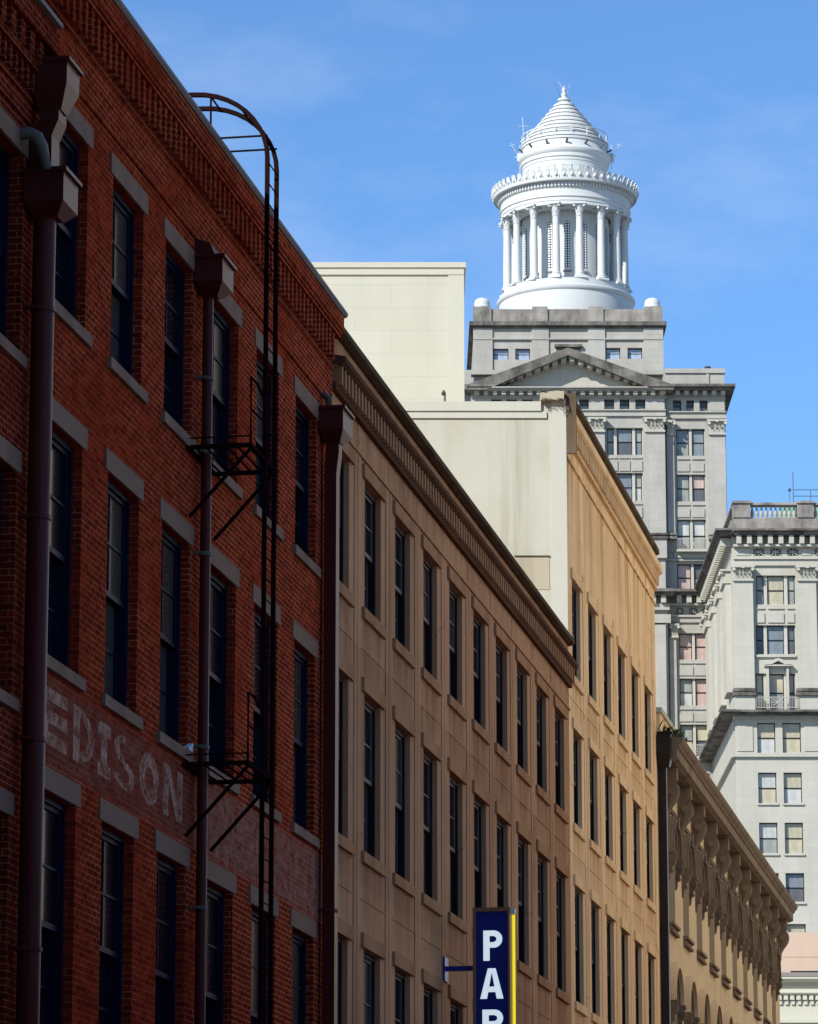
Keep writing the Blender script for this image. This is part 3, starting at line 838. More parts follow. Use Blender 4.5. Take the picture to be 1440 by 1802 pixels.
u = 44.45
p1 = row_thing('rain_pipe', 'thick maroon rain pipe with two box heads on the seam at the far left', 'rain pipe', u, 0, 0, 'maroon rain pipes on the brick front')
b = MB(); round_pipe(b, 0, .19, 0, 15.1, .135, 24); b.build('pipe', M['maroon'], p1, smooth=True)
b = MB(); rain_head(b, -.33, .32, .02, .5, 15.24, 15.6, 15.1, .14); b.build('rain_head', M['maroon'], p1)
b = MB(); rain_head(b, -.28, .28, .06, .5, 16.72, 16.98, 16.42, .14)
b.build('rain_head', M['maroon'], p1)
b = MB(); b.prof([(.14, 16.45), (.38, 16.45), (.38, 16.3), (.3, 16.1), (.3, 15.6), (.04, 15.6), (.04, 16.1), (.14, 16.3)], -.17, .17); b.build('box_spout', M['maroon'], p1)
clamps(p1, (14.0, 11.5, 8.9, 6.5), .19, .135, M['maroon'])
e = row_thing('drain_elbow', 'bent grey galvanised drain elbow coming out of the brick above the lower maroon rain head', 'pipe', 44.0, 0, 15.95)
b = MB(); b.tube([(-.06, -.05, .06), (-.04, .12, .08), (.0, .2, .04), (.04, .25, -.07), (.1, .29, -.34)], [.07, .075, .08, .075, .07], 12)
b.build('elbow', M['galv'], e, smooth=True)
u = 53.05
p2 = row_thing('rain_pipe', 'slim maroon rain pipe in the middle of the brick front, beside the iron ladder', 'rain pipe', u, 0, 0, 'maroon rain pipes on the brick front')
b = MB(); round_pipe(b, 0, .14, 0, 16.6, .075); b.build('pipe', M['maroon'], p2, smooth=True)
b = MB(); rain_head(b, -.34, .34, .02, .42, 16.72, 17.06, 16.57, .09); b.build('rain_head', M['maroon'], p2)
b = MB(); b.prof([(0, 17.106), (.3, 17.106), (.22, 17.3), (0, 17.38)], -.26, .26); b.build('outlet_hood', M['maroon'], p2)
clamps(p2, (15.4, 14.35, 12.9, 10.2, 8.0), .14, .075, M['galv'])
u = 61.75
p3 = row_thing('rain_pipe', 'maroon rain pipe with a box head where the brick building meets the brown one', 'rain pipe', u, 0, 0, 'maroon rain pipes on the brick front')
b = MB(); b.box(-.13, .13, .06, .26, 0, 16.05); b.prof([(.1, 16.62), (.3, 16.62), (.3, 16.4), (.26, 16.05), (.06, 16.05), (.08, 16.4)], -.13, .13)
b.build('pipe', M['maroon'], p3)
b = MB(); rain_head(b, -.4, .36, .02, .42, 16.72, 17.06, 16.56, .12); b.build('rain_head', M['maroon'], p3)
b = MB(); b.tube([(-.1, .12, 17.1), (-.1, .12, 17.3), (-.06, .02, 17.4)], .06, 8); b.build('outlet', M['galv'], p3)
clamps(p3, (9.0,), .16, .11, M['maroon'])
u = 108.75
p4 = row_thing('rain_pipe', 'black rain pipe with a box head between the tan building and the arches', 'rain pipe', u)
b = MB(); b.box(-.16, .12, .03, .24, 0, 18.7); b.build('pipe', M['pipe_black'], p4)
b = MB(); rain_head(b, -.5, .3, .03, .42, 18.95, 19.5, 18.6, .13); b.build('rain_head', M['pipe_black'], p4)

# ------------------------------------------------------------------ fire escape ladder
UL = 53.55
fe = row_thing('fire_ladder', 'tall dark iron fire ladder with a hooked top and two platforms on the brick wall', 'fire escape', UL)
VL = .93
u1, u2 = -.31, .31
for uu, sp_ in ((u1, .0), (u2, .0)):
    b = MB(); top = 18.65; rad = 1.08
    pts = [(uu, VL, 5.2), (uu, VL, top)] + [(uu, VL - rad + rad * math.cos(t), top + 1.0 * math.sin(t)) for t in [math.pi / 2 * k / 10 for k in range(1, 11)]] + [(uu, VL - rad - .12, top + 1.0)]
    b.tube(pts, .042, 4); b.build('rail', M['ladder_iron'], fe)
for k in range(45):
    z = 5.4 + k * .3
    if z < 18.9:
        b = MB(); b.tube([(u1 + .02, VL, z), (u2 - .02, VL, z)], .01, 6); b.build('rung', M['ladder_iron'], fe)
for th in (.45, .9, 1.35):
    b = MB(); v, z = VL - 1.08 + 1.08 * math.cos(th), 18.65 + math.sin(th)
    b.tube([(u1, v, z), (u2, v, z)], .014, 6); b.build('rung', M['ladder_iron'], fe)
b = MB()
for uu in (u1, u2): b.tube([(uu, VL, 18.98), (uu, -.15, 18.98)], .016, 6); b.mark()
b.tube([(u1, .1, 19.62), (u1, .1, 18.98)], .016, 6); b.tube([(u1, -.5, 19.62), (u2, -.2, 19.62)], .014, 6); b.tube([(u1, -.2, 19.62), (u2, -.5, 19.62)], .014, 6)
b.tube([(u1, -.3, 19.62), (u1, -.6, 18.98)], .016, 6); b.mark()
b.each('roof_brace', M['ladder_iron'], fe)
for zp in (14.28, 9.88):
    b = MB(); a0, a1 = -1.15, .5
    b.box(a0, a0 + .04, .02, VL, zp - .04, zp + .02); b.box(a1 - .04, a1, .02, VL, zp - .04, zp + .02); b.box(a0 + .04, a1 - .04, VL - .04, VL, zp - .04, zp + .02); b.box(a0 + .04, a1 - .04, .02, .06, zp - .04, zp + .02)
    n = 6
    for k in range(n):
        v = .1 + (VL - .2) * k / (n - 1); b.box(a0 + .04, a1 - .04, v, v + .03, zp - .0, zp + .012)
    pf = b.build('platform', M['ladder_iron'], fe)
    b = MB()
    for aa in (a0 + .06, a1 - .1): b.tube([(aa, VL - .03, zp - .05), (aa, .05, zp - .98)], .03, 4); b.mark()
    b.each('brace', M['ladder_iron'], pf)
    b = MB(); b.tube([(a0 + .02, VL - .02, zp), (a0 + .02, VL - .02, zp + .95), (a0 + .4, VL - .02, zp + .95), (u1, VL, zp + .8)], .02, 6); b.tube([(a0 + .02, VL - .02, zp + .5), (u1, VL, zp + .5)], .014, 6)
    b.tube([(a0 + .02, VL - .02, zp + .12), (a0 + .02, .03, zp + .12)], .012, 6)
    b.build('handrail', M['ladder_iron'], pf)
# small things on the brick front
lt = row_thing('litter', 'crumpled white scrap lying on a brick building sill near the faded lettering', 'litter', 52.75, .02, 10.1)
b = MB(); b.prism([(-.1, .004), (.09, .004), (.11, .05), (.03, .09), (-.06, .07), (-.12, .04)], -.06, .03); b.prism([(-.04, .07), (.07, .06), (.06, .12), (-.02, .1)], -.03, .04)
b.build('scrap', M['sign_white'], lt)

# ------------------------------------------------------------------ parking sign
us = 73.2
sg = row_thing('parking_sign', 'tall blue blade sign with white letters and a lit yellow edge on the brown building', 'sign', us, 0, 0)
Ys = street(us, 0, 0)[1]


def sgn(px, py):
    x, z = at(px, py, 71.8)
    return (x - street(us, 0, 0)[0]) / ca - .008, z


v0, zt = sgn(835, 1599.5); v1, _ = sgn(900, 1640)
SIDE = lambda a, w, z: (a, -w, z)
b = MB(SIDE); zb = zt - 3.9
b.box(v0, v1, -.26, .1, zb, zt); b.build('sign_box', M['sign_trim'], sg)
f0, fz = sgn(840, 1604.5); f1, _ = sgn(896, 1604.5)
b = MB(SIDE); b.box(f0, f1, .1002, .11, zb + .05, fz); b.build('face', M['sign_blue'], sg)
b = MB(SIDE)
for a0, a1, c0, c1 in ((v0, f0, zb, zt), (f1, v1, zb, zt)): b.box(a0, a1, .1002, .135, c0, c1)
b.box(f0, f1, .1002, .135, fz, zt); b.box(v0 - .01, v1 + .01, -.27, .14, zt, zt + .02)
b.build('frame', M['sign_trim'], sg)
for ch, xa, xb, ya, yb in (('P', 853.5, 886.5, 1638, 1691), ('A', 848, 888.5, 1704.5, 1758), ('R', 852, 888, 1777, 1830)):
    a0, zz0 = sgn(xa, yb); a1, zz1 = sgn(xb, ya)
    q = MB(SIDE); glyph(ch, q, a0, zz0, a1 - a0, zz1 - zz0, .118, .1102, .116)
    q.build('letter', M['sign_letter'], sg)
b = MB(SIDE); b.tube([(v1 + .035, -.12, zb + .1), (v1 + .035, -.12, zt - .1)], .026, 12); b.build('light_tube', M['tube'], sg, smooth=True)
b = MB(SIDE); b.box(v1 + .001, v1 + .07, -.16, -.04, zt - .085, zt + .01); b.build('tube_holder', M['sign_white'], sg)
ba, bz = sgn(803, 1702)
b = MB(SIDE); b.box(.06, v0, -.13, -.03, bz - .045, bz + .045); b.build('arm', M['sign_blue'], sg)
b = MB(SIDE); b.box(.0, .06, -.24, .16, bz - .24, bz + .2); b.build('wall_plate', M['sign_blue'], sg)
b = MB(SIDE); b.box(.06, v0, -.13, -.03, bz - 2.4, bz - 2.31); b.build('arm', M['sign_blue'], sg)
b = MB(SIDE); b.box(.0, .06, -.24, .16, bz - 2.56, bz - 2.12); b.build('wall_plate', M['sign_blue'], sg)

# ------------------------------------------------------------------ bank tower
YP, YW, YU = 302.0, 302.7, 306.5
TX = at(1000, 690, YP)[0]
tw = thing('bank_tower', 'grey stone office tower with a pediment, crowned by a round white columned cupola', 'tower', (TX, YP, 0))


def A(px, py, Y, X0=None, Y0=YP):
    x, z = at(px, py, Y)
    return x - (TX if X0 is None else X0), z


def bxp(mb, x0, x1, y0, y1, Y, back, fwd=0.0, X0=None, Y0=YP):
    """box whose front face covers photo rows y0..y1 on the upright plane at distance Y"""
    ym = (y0 + y1) / 2
    a0, _ = A(x0, ym, Y, X0); a1, _ = A(x1, ym, Y, X0); _, z1 = A(x0, y0, Y, X0); _, z0 = A(x0, y1, Y, X0)
    w = Y0 - Y
    mb.box(a0, a1, w - back, w + fwd, z0, z1)
    return a0, a1, z0, z1


def office_window(root, x0, x1, y0, y1, Y, lights, X0=None, Y0=YP, fm='stone_pale', tr=True, rec=.42):
    """window group in one opening: lights = [(px0, px1, upper pane, lower pane)]"""
    ym = (y0 + y1) / 2
    a0, z1 = A(x0, y0, Y, X0); a0 = A(x0, ym, Y, X0)[0]; a1 = A(x1, ym, Y, X0)[0]; z0 = A(x0, y1, Y, X0)[1]
    am = (a0 + a1) / 2; wy = Y0 - Y
    f = MB(TOW); cur = a0
    segs = []
    for lx0, lx1, up, lo in lights:
        b0 = A(lx0, ym, Y, X0)[0]; b1 = A(lx1, ym, Y, X0)[0]; segs.append((b0, b1, up, lo))
    prev = a0
    for b0, b1, _, _ in segs:
        if b0 - prev > .02: f.box(prev - am, b0 - am, -rec - .1, -rec + .2, 0, z1 - z0)
        prev = b1
    if a1 - prev > .02: f.box(prev - am, a1 - am, -rec - .1, -rec + .2, 0, z1 - z0)
    f.box(a0 - am, a1 - am, -rec - .12, -rec + .05, 0, .09)
    o = f.build('window', M[fm], root, TOW(am, wy, z0))
    H = z1 - z0
    for b0, b1, up, lo in segs:
        s = MB(TOW); e = .06
        s.box(b0 - am, b0 - am + e, -rec - .02, -rec + .06, .09, H); s.box(b1 - am - e, b1 - am, -rec - .02, -rec + .06, .09, H); s.box(b0 - am + e, b1 - am - e, -rec - .02, -rec + .06, H - e, H)
        if tr: s.box(b0 - am + e, b1 - am - e, -rec - .02, -rec + .05, H * .49, H * .49 + .08)
        s.build('sash', M['dark_frame'], o)
        for c, q0, q1 in ((lo, .09, H * .49), (up, H * .49 + .08, H - e)):
            p = MB(TOW); p.box(b0 - am + e, b1 - am - e, -rec - .01, -rec, q0, q1 if tr else q1); p.build('pane', BL[c], o)
    return (a0, a1, z0, z1)


def hole(x0, x1, y0, y1, Y, X0=None):
    ym = (y0 + y1) / 2
    return (A(x0, ym, Y, X0)[0], A(x1, ym, Y, X0)[0], A(x0, y1, Y, X0)[1], A(x0, y0, Y, X0)[1])


def capital(mb, x0, x1, y0, y1, Y, X0=None, Y0=YP):
    """flat Corinthian capital: bell with two rows of leaves, volutes and abacus"""
    a0, a1, z0, z1 = hole(x0, x1, y0, y1, Y, X0); w = Y0 - Y; h = z1 - z0; wd = a1 - a0
    mb.box(a0 + wd * .12, a1 - wd * .12, w - .3, w + .12, z0, z1 - h * .14)
    mb.box(a0, a1, w - .3, w + .42, z1 - h * .13, z1)
    mb.box(a0 + wd * .06, a1 - wd * .06, w - .3, w + .2, z0 - .08, z0 + .06)
    n = max(3, int(wd / .42))
    for r_ in range(2):
        for k in range(n + r_):
            x = a0 + wd * .14 + wd * .72 * (k + .5) / (n + r_); e = wd * .3 / (n + r_)
            zb = z0 + h * (.06 + .34 * r_); zt_ = zb + h * .36
            mb.add([(x - e, w + .121, zb), (x + e, w + .121, zb), (x + e * .9, w + .2 + .06 * r_, zt_ - h * .07), (x - e * .9, w + .2 + .06 * r_, zt_ - h * .07), (x - e * .5, w + .36 + .05 * r_, zt_), (x + e * .5, w + .36 + .05 * r_, zt_), (x, w + .121, zt_ - h * .02)],
                   [(0, 1, 2, 3), (3, 2, 5, 4), (4, 5, 6), (1, 2, 6), (2, 5, 6), (0, 3, 6), (3, 4, 6)])
    for s in (a0 + wd * .1, a1 - wd * .1): mb.tube([(s, w + .1, z1 - h * .26), (s, w + .44, z1 - h * .26)], h * .12, 10)
    mb.box((a0 + a1) / 2 - .12, (a0 + a1) / 2 + .12, w, w + .48, z1 - h * .2, z1 - h * .02); mb.mark()


def vents(root, xs, y0, y1, Y, X0=None, Y0=YP):
    for x0, x1 in xs:
        a0, a1, z0, z1 = hole(x0, x1, y0, y1, Y, X0); w = Y0 - Y; cx_, cz = (a0 + a1) / 2, (z0 + z1) / 2
        b = MB(TOW); hw, hh = (a1 - a0) / 2, (z1 - z0) / 2
        b.box(-hw, hw, -.06, .003, -hh, hh)
        o = b.build('vent', M['vent'], root, TOW(cx_, w, cz))
        b = MB(TOW); e = .028; q = 0
        for dx, dz in ((1, 0), (0, 1), (1, 1), (1, -1)):
            d_ = Vector((dx * hw, dz * hh)); n_ = Vector((-d_.y, d_.x)).normalized() * e; q += .002
            b.prism([(-d_.x + n_.x, -d_.y + n_.y), (d_.x + n_.x, d_.y + n_.y), (d_.x - n_.x, d_.y - n_.y), (-d_.x - n_.x, -d_.y - n_.y)], .0035, .03 + q)
        b.build('star_grille', M['stone_pale'], o)


def modillions(mb, x0, x1, y0, y1, Y, step, wpx, proud, X0=None, Y0=YP):
    x = x0
    while x < x1:
        bxp(mb, x, x + wpx, y0, y1, Y, .2, proud, X0, Y0); mb.mark(); x += step


# --- upper attic block
ua = MB(TOW)
hs = [hole(*q, YU) for q in ((868.6, 895, 613.5, 633), (907, 933, 613.5, 633), (1066.5, 1092, 612, 631.5), (1104.5, 1130.5, 612, 631.5))]
aL, aR = A(834, 610, YU)[0], A(1166.5, 610, YU)[0]; zT = A(1000, 544, YU)[1]; zB = A(1000, 700, YU)[1]
sub = MB(TOW)
wall_holes(sub, aL, aR, zB - 3, A(1000, 575, YU)[1], hs, .6)
off = YP - YU
sub.v = [(x, y - off, z) for x, y, z in sub.v]
D_ = 19.0
sub.box(aL, aR, off - D_, off - .61, zB - 3, A(1000, 572, YU)[1])
for x0, x1 in ((833, 867), (936, 966), (1035, 1065), (1132.5, 1167.5)): bxp(sub, x0, x1, 578, 662, YU, .02, .16)
bxp(sub, 833, 1167, 596, 598.5, YU, .02, .22); bxp(sub, 824, 1172, 654.5, 662, YU, .4, .6)
sub.build('attic_wall', M['stone'], tw)
b = MB(TOW)
a0, a1, z0, z1 = bxp(b, 826, 1172.7, 568, 575, YU, 20.2, .5)
bxp(b, 829, 1169, 575.2, 578, YU, 19.6, .25)
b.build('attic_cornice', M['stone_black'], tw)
b = MB(TOW)
a0, a1, z0, z1 = bxp(b, 836, 1164, 544, 567.9, YU, .7)
zl = z0
for x0, x1 in ((833, 865), (937, 964), (1036.5, 1062), (1134, 1166)): bxp(b, x0, x1, 540, 567.9, YU, .9, .14)
b.box(a0, a0 + .7, off - 19, off - .71, z0, z1); b.box(a1 - .7, a1, off - 19, off - .71, z0, z1); b.box(a0, a1, off - 19.7, off - 19.01, z0, z1)
b.build('attic_parapet', M['stone_mottled'], tw)
first = None
for px in (849, 1149):
    cx_, zb = A(px, 541, YU)[0], A(px, 540, YU)[1]; zt_ = A(px, 520.5, YU)[1]; r_ = .66
    for dy in (0, 17):
        if first is None:
            hh = zt_ - zb
            b = MB(TOW); b.lathe(0, 0, [(r_, 0), (r_ * 1.08, .05), (r_ * 1.08, hh * .2), (r_ * .98, hh * .26), (r_ * .98, hh * .5), (r_ * .9, hh * .72), (r_ * .68, hh * .88), (r_ * .35, hh * .97), (.02, hh)], 24)
            first = b.build('ball_finial', M['white'], tw, TOW(cx_, off - .7, zb), smooth=True)
        else: copy_part(first, tw, TOW(cx_, off - .7 - dy, zb))
for (x0, x1, y0, y1) in ((868.6, 895, 613.5, 633), (907, 933, 613.5, 633), (1066.5, 1092, 612, 631.5), (1104.5, 1130.5, 612, 631.5)):
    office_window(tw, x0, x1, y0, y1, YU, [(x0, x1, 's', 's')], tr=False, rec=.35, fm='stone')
b = MB(TOW); bxp(b, 976, 1024, 607.5, 612, YU, .3, .35); bxp(b, 979, 1021, 612.2, 622, YU, .3, .1); b.build('attic_panel', M['stone_black'], tw)
# --- pediment
b = MB(TOW)
ax, az = A(999.5, 618, YP); lx, lz = A(834, 686, YP); rx_, rz_ = A(1172, 683, YP); lz = rz_ = A(1000, 686, YP)[1]
b.prism([(lx, lz), (rx_, lz), (ax, az)], -4.4, -.55)
b.build('tympanum', M['stone_pale'], tw)
ox0, oz0 = A(821, 684.5, YP - 1); ox1 = A(1186, 684, YP - 1)[0]; oax, oaz = A(999.5, 611.5, YP - 1)
th = .58
b = MB(TOW)
for s, xe in ((-1, ox0), (1, ox1)):
    b.prism([(xe, oz0 - .05), (xe, oz0 + .35), (oax, oaz), (oax, oaz - th * 1.05), (xe - s * 1.55, oz0 - .05)] if s < 0 else [(xe, oz0 - .05), (xe - s * 1.55, oz0 - .05), (oax + .001, oaz - th * 1.05), (oax + .001, oaz), (xe, oz0 + .35)], -4.6, 1.0)
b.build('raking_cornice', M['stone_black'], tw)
b = MB(TOW)
for s, xe in ((-1, ox0), (1, ox1)):
    tx = oax - xe; tz = oaz - th - (oz0 - .05 - th * .0)
    n = 11
    for k in range(n):
        t = .1 + .86 * k / (n - 1)
        x = xe + tx * t + (0 if s < 0 else 0); z = oz0 - .28 + (oaz - th * 1.05 - oz0 + .28) * t
        b.box(x - .21, x + .21, -.5, .62, z - .12 - .18, z + .06); b.mark()
b.each('modillion', M['stone_pale'], tw)
b = MB(TOW)
bxp(b, 822, 1184, 685.5, 687.5, YP, .5, 1.0); bxp(b, 824, 1182, 687.7, 690, YP, .5, .75)
for q in ((697.4, 699.5, .12),): bxp(b, 829, 1173, q[0], q[1], YP, .3, q[2])
b.build('horizontal_cornice', M['stone'], tw)
b = MB(TOW); modillions(b, 836, 1172, 690.5, 697, YP, 15.45, 7.6, .58); b.each('modillion', M['stone_pale'], tw)
# --- main front wall below the pediment
fw = MB(TOW)
frieze = [(865, 883), (892, 910), (919.5, 938), (983, 1001), (1010, 1028), (1019.6 + 17.5, 1037.2), (1063.6, 1081), (1090.7, 1108), (1118.3, 1136)]
frieze = [(865, 883), (892, 910), (919.5, 938), (964.5, 982), (991.5, 1009), (1019.5, 1036.5), (1063.6, 1081), (1090.7, 1108), (1118.3, 1136)]
bays = [(868, 934), (967, 1033), (1067, 1132)]
rows = [(752.8, 800.5), (832, 881.5), (914, 964), (995, 1040)]
hs = [hole(x0, x1, 702, 720.5, YP) for x0, x1 in frieze] + [hole(x0, x1, y0, y1, YP) for x0, x1 in bays for y0, y1 in rows]
aL, aR = A(829, 800, YP)[0], A(1171, 800, YP)[0]; zT = A(1000, 687, YP)[1]
wall_holes(fw, aL, aR, 0, zT, hs, .75)
fw.box(aL, aR, -24, -.76, 0, zT)
for y0, y1, f in ((700, 701.5, .1), (721.5, 723.5, .28), (723.7, 729, .12), (729.2, 733, .2)): bxp(fw, 829, 1171.5, y0, y1, YP, .1, f)
for x0, x1 in ((830, 866), (936, 965), (1036, 1065), (1134, 1171)): bxp(fw, x0, x1, 757, 941, YP, .1, .38)
for x0, x1 in ((828, 868), (934, 967), (1034, 1067), (1132, 1173)):
    bxp(fw, x0, x1, 952, 985, YP, .1, .7)
    bxp(fw, x0 + 2, x1 - 2, 986, 1040, YP, .1, .4)
for bx0, bx1 in bays:
    for (y0, y1) in ((800.5, 832), (881.5, 914)):
        for k in range(3):
            p0 = bx0 + (bx1 - bx0) * (k / 3) + 1.5; p1 = bx0 + (bx1 - bx0) * ((k + 1) / 3) - 1.5
            bxp(fw, p0, p1, y0 + 4.5, y0 + 6.5, YP, .02, .1); bxp(fw, p0, p1, y0 + 11, y1 - 3, YP, .02, .09)
    bxp(fw, bx0, bx1, 983, 987, YP, .1, .2)
# lower shaft of the main block, below its own cornice
bxp(fw, 820, 1178, 1100, 2000, YP, .1, .35)
fw.build('front_wall', M['stone'], tw)
b = MB(TOW)
for x0, x1 in ((828, 868), (934, 967), (1034, 1067), (1132, 1173)): capital(b, x0, x1, 736, 759, YP - .38)
b.each('capital', M['stone_pale'], tw)
b = MB(TOW)
for x0, x1 in ((828, 868), (934, 967), (1034, 1067), (1131, 1174)): bxp(b, x0, x1, 941.2, 944.5, YP, .1, .75); bxp(b, x0, x1, 944.6, 947.1, YP, .1, .5); bxp(b, x0, x1, 947.2, 951.8, YP, .1, .85); b.mark()
b.each('pilaster_base', M['stone_black'], tw)
for x0, x1 in frieze: office_window(tw, x0, x1, 702, 720.5, YP, [(x0, x1, 'd', 'g')], tr=False, rec=.5)
pat = {0: 'gbg', 1: 'gbg', 2: 'gdg', 3: 'gpg'}
for bx0, bx1 in bays:
    for i, (y0, y1) in enumerate(rows):
        wd = bx1 - bx0
        L3 = [(bx0 + 1.5, bx0 + wd * .21), (bx0 + wd * .29, bx0 + wd * .71), (bx0 + wd * .79, bx1 - 1.5)]
        office_window(tw, bx0, bx1, y0, y1, YP, [(p0, p1, pat[i][k], 'gdbw'[(i + k) % 4]) for k, (p0, p1) in enumerate(L3)])
# --- wings
WL = [(1190, 1241, 754.5, 802, 'bb', 'gb'), (1190.5, 1242, 835, 882.5, 'gp', 'gd'), (1192, 1243, 914, 970, 'ww', 'gg'), (1191.5, 1247, 992, 1040, 'pd', 'pg'), (1195, 1247, 1114, 1161, 'pp', 'pp'), (1196, 1248, 1194, 1242, 'gp', 'wp'), (1197, 1249, 1275, 1331, 'gc', 'cd'), (1198, 1250, 1361, 1410, 'gc', 'cd')]
wg = MB(TOW)
ww = YP - YW
fr = [(1184.5, 1199), (1208, 1221.5), (1231.3, 1245.7)]
hs = [hole(x0, x1, 704, 724.5, YW) for x0, x1 in fr] + [hole(x0, x1, y0, y1, YW) for x0, x1, y0, y1, _, _ in WL]
aL, aR = A(1171, 800, YW)[0], A(1278, 800, YW)[0]; zT = A(1200, 690, YW)[1]
sub = MB(TOW); wall_holes(sub, aL, aR, 0, zT, hs, .75)
sub.box(aL, aR, -20, -.76, 0, zT)
sub.v = [(x, y - ww, z) for x, y, z in sub.v]
wl_ = MB(TOW); lL, lR = A(722, 800, YW)[0], A(829, 800, YW)[0]
wl_.box(lL, lR, ww - 20, ww, 0, zT)
wg.v, wg.f = sub.v, sub.f
for y0, y1, f in ((700.5, 702, .1), (725, 727, .3), (727.2, 733, .12), (733.2, 737.5, .22)): bxp(wg, 1173, 1277.5, y0, y1, YW, .1, f)
bxp(wg, 1247, 1277.5, 764, 941, YW, .1, .38); bxp(wg, 1174, 1187, 764, 941, YW, .1, .3)
bxp(wg, 1250, 1275, 706, 723, YW, .05, .06)
for i, (x0, x1, y0, y1, _, _) in enumerate(WL[:2]):
    for k in range(2):
        p0 = x0 + (x1 - x0) * k / 2 + 2; p1 = x0 + (x1 - x0) * (k + 1) / 2 - 2
        bxp(wg, p0, p1, y1 + 5, y1 + 7, YW, .02, .12); bxp(wg, p0, p1, y1 + 13, y1 + 28, YW, .02, .09)
for (y1,) in ((1161,), (1242,)):
    for k in range(2): bxp(wg, 1196 + 26 * k, 1220 + 26 * k, y1 + 5, y1 + 7, YW, .02, .12); bxp(wg, 1196 + 26 * k, 1220 + 26 * k, y1 + 13, y1 + 28, YW, .02, .09)
bxp(wg, 1172, 1290, 984, 988, YW, .1, .25)
bxp(wg, 1186, 1252, 972, 983, YW, .1, .35)
# entablature over the lower storeys
for y0, y1, f in ((1064, 1067, .5), (1083.5, 1087, .35), (1087.2, 1096, .18)): bxp(wg, 1178, 1275, y0, y1, YW, .1, f)
bxp(wg, 1180, 1192, 1122, 1420, YW, .1, .3); bxp(wg, 1251, 1290, 1122, 1420, YW, .1, .3)
wg.build('wing_wall', M['stone'], tw)
wl_.build('wing_wall', M['stone'], tw)
b = MB(TOW); capital(b, 1172, 1188, 741, 764, YW - .3); capital(b, 1244, 1280, 740, 764, YW - .38); capital(b, 1179, 1195, 1099, 1121, YW - .3)
b.each('capital', M['stone_pale'], tw)
b = MB(TOW)
a0, a1, z0, z1 = bxp(b, 1168, 1292.5, 681.5, 686, YW, 21, 1.2); bxp(b, 1168, 1289, 686.2, 690, YW, 21, .85)
b.build('wing_cornice', M['stone_black'], tw)
b = MB(TOW); bxp(b, 722, 829, 681.5, 690, YW, 21, 1.0); b.build('wing_cornice', M['stone_black'], tw)
b = MB(TOW); modillions(b, 1188, 1279, 690.5, 697, YW, 16, 7.6, .6); b.each('modillion', M['stone_pale'], tw)
b = MB(TOW); a0, a1, z0, z1 = bxp(b, 1170, 1275, 651, 681.4, YW, 19); bxp(b, 1170, 1276, 649, 657, YW, 19.2, .15); bxp(b, 1243, 1248, 657.2, 681.4, YW, .1, .1)
b.build('wing_parapet', M['stone'], tw)
b = MB(TOW); bxp(b, 770, 829, 651, 681.4, YW, 19); b.build('wing_parapet', M['stone'], tw)
b = MB(TOW)
for x0, x1 in ((1174, 1190), (1247, 1279)): bxp(b, x0, x1, 941.2, 944.5, YW, .1, .7); bxp(b, x0, x1, 944.6, 947.1, YW, .1, .45); bxp(b, x0, x1, 947.2, 951.8, YW, .1, .8); b.mark()
b.each('pilaster_base', M['stone_mottled'], tw)
b = MB(TOW); bxp(b, 1174, 1290, 971.5, 983.5, YW, .1, .22); b.build('balcony_slab', M['stone_mottled'], tw)
for x0, x1 in fr: office_window(tw, x0, x1, 704, 724.5, YW, [(x0, x1, 'd', 'g')], tr=False, rec=.5)
for x0, x1, y0, y1, up, lo in WL:
    m_ = (x0 + x1) / 2
    office_window(tw, x0, x1, y0, y1, YW, [(x0 + 1, m_ - 2.4, up[0], lo[0]), (m_ + 2.4, x1 - 1, up[1], lo[1])])
for (x0, x1, y0, y1) in ((1192, 1246, 951, 971), (1190, 1252, 1313, 1336)):
    b = MB(TOW)
    aa0, aa1, zz0, zz1 = hole(x0, x1, y0, y1, YW); f_ = ww + .75
    b.box(aa0, aa1, f_ - .03, f_ + .03, zz1 - .05, zz1); b.box(aa0, aa1, f_ - .03, f_ + .03, zz0 + .04, zz0 + .08)
    n = 22
    for k in range(n + 1):
        x = aa0 + (aa1 - aa0) * k / n; b.box(x - .014, x + .014, f_ - .014, f_ + .014, zz0, zz1 - .05)
    for k in range(7):
        t = 2 * math.pi * k / 7; c_ = (aa0 + aa1) / 2
        b.tube([(c_, f_, (zz0 + zz1) / 2), (c_ + .3 * math.cos(t), f_, (zz0 + zz1) / 2 + .3 * math.sin(t))], .03, 5)
    b.box(aa0 - .1, aa1 + .1, ww - .1, ww + .9, zz0 - .16, zz0 + .001)
    b.build('balcony_rail', M['stone_pale'], tw)
# cornice of the lower storeys, stepping forward under the main block
b = MB(TOW)
bxp(b, 1176, 1300, 1041.5, 1046, YW, 3, 1.25); bxp(b, 1176, 1300, 1046.2, 1050.5, YW, 3, .95)
bxp(b, 815, 1188, 1041, 1046, YP, 5.2, 1.3); bxp(b, 817, 1185, 1046.2, 1050.5, YP, 5.2, 1.0)
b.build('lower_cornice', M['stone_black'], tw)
b = MB(TOW); modillions(b, 1190, 1275, 1051, 1063.5, YW, 17.5, 8.5, .8); modillions(b, 830, 1180, 1051, 1063.5, YP, 17.5, 8.5, .8); b.each('modillion', M['stone_pale'], tw)
vents(tw, ((1190, 1203), (1213.4, 1227.4), (1236.5, 1250.5)), 1069.5, 1082, YW - .02)
b = MB(TOW); bxp(b, 820, 1178, 1064, 1075, YP, .1, .45); bxp(b, 820, 1180, 1083, 1098, YP, .1, .5); b.build('lower_frieze', M['stone'], tw)
b = MB(TOW)
x0_, z_ = A(1171, 649, YW); x1_ = A(1258, 649, YW)[0]; zz = A(1200, 644.5, YW)[1]
b.tube([(x0_, ww - 1, zz), (x1_, ww - 1, zz)], .035, 6)
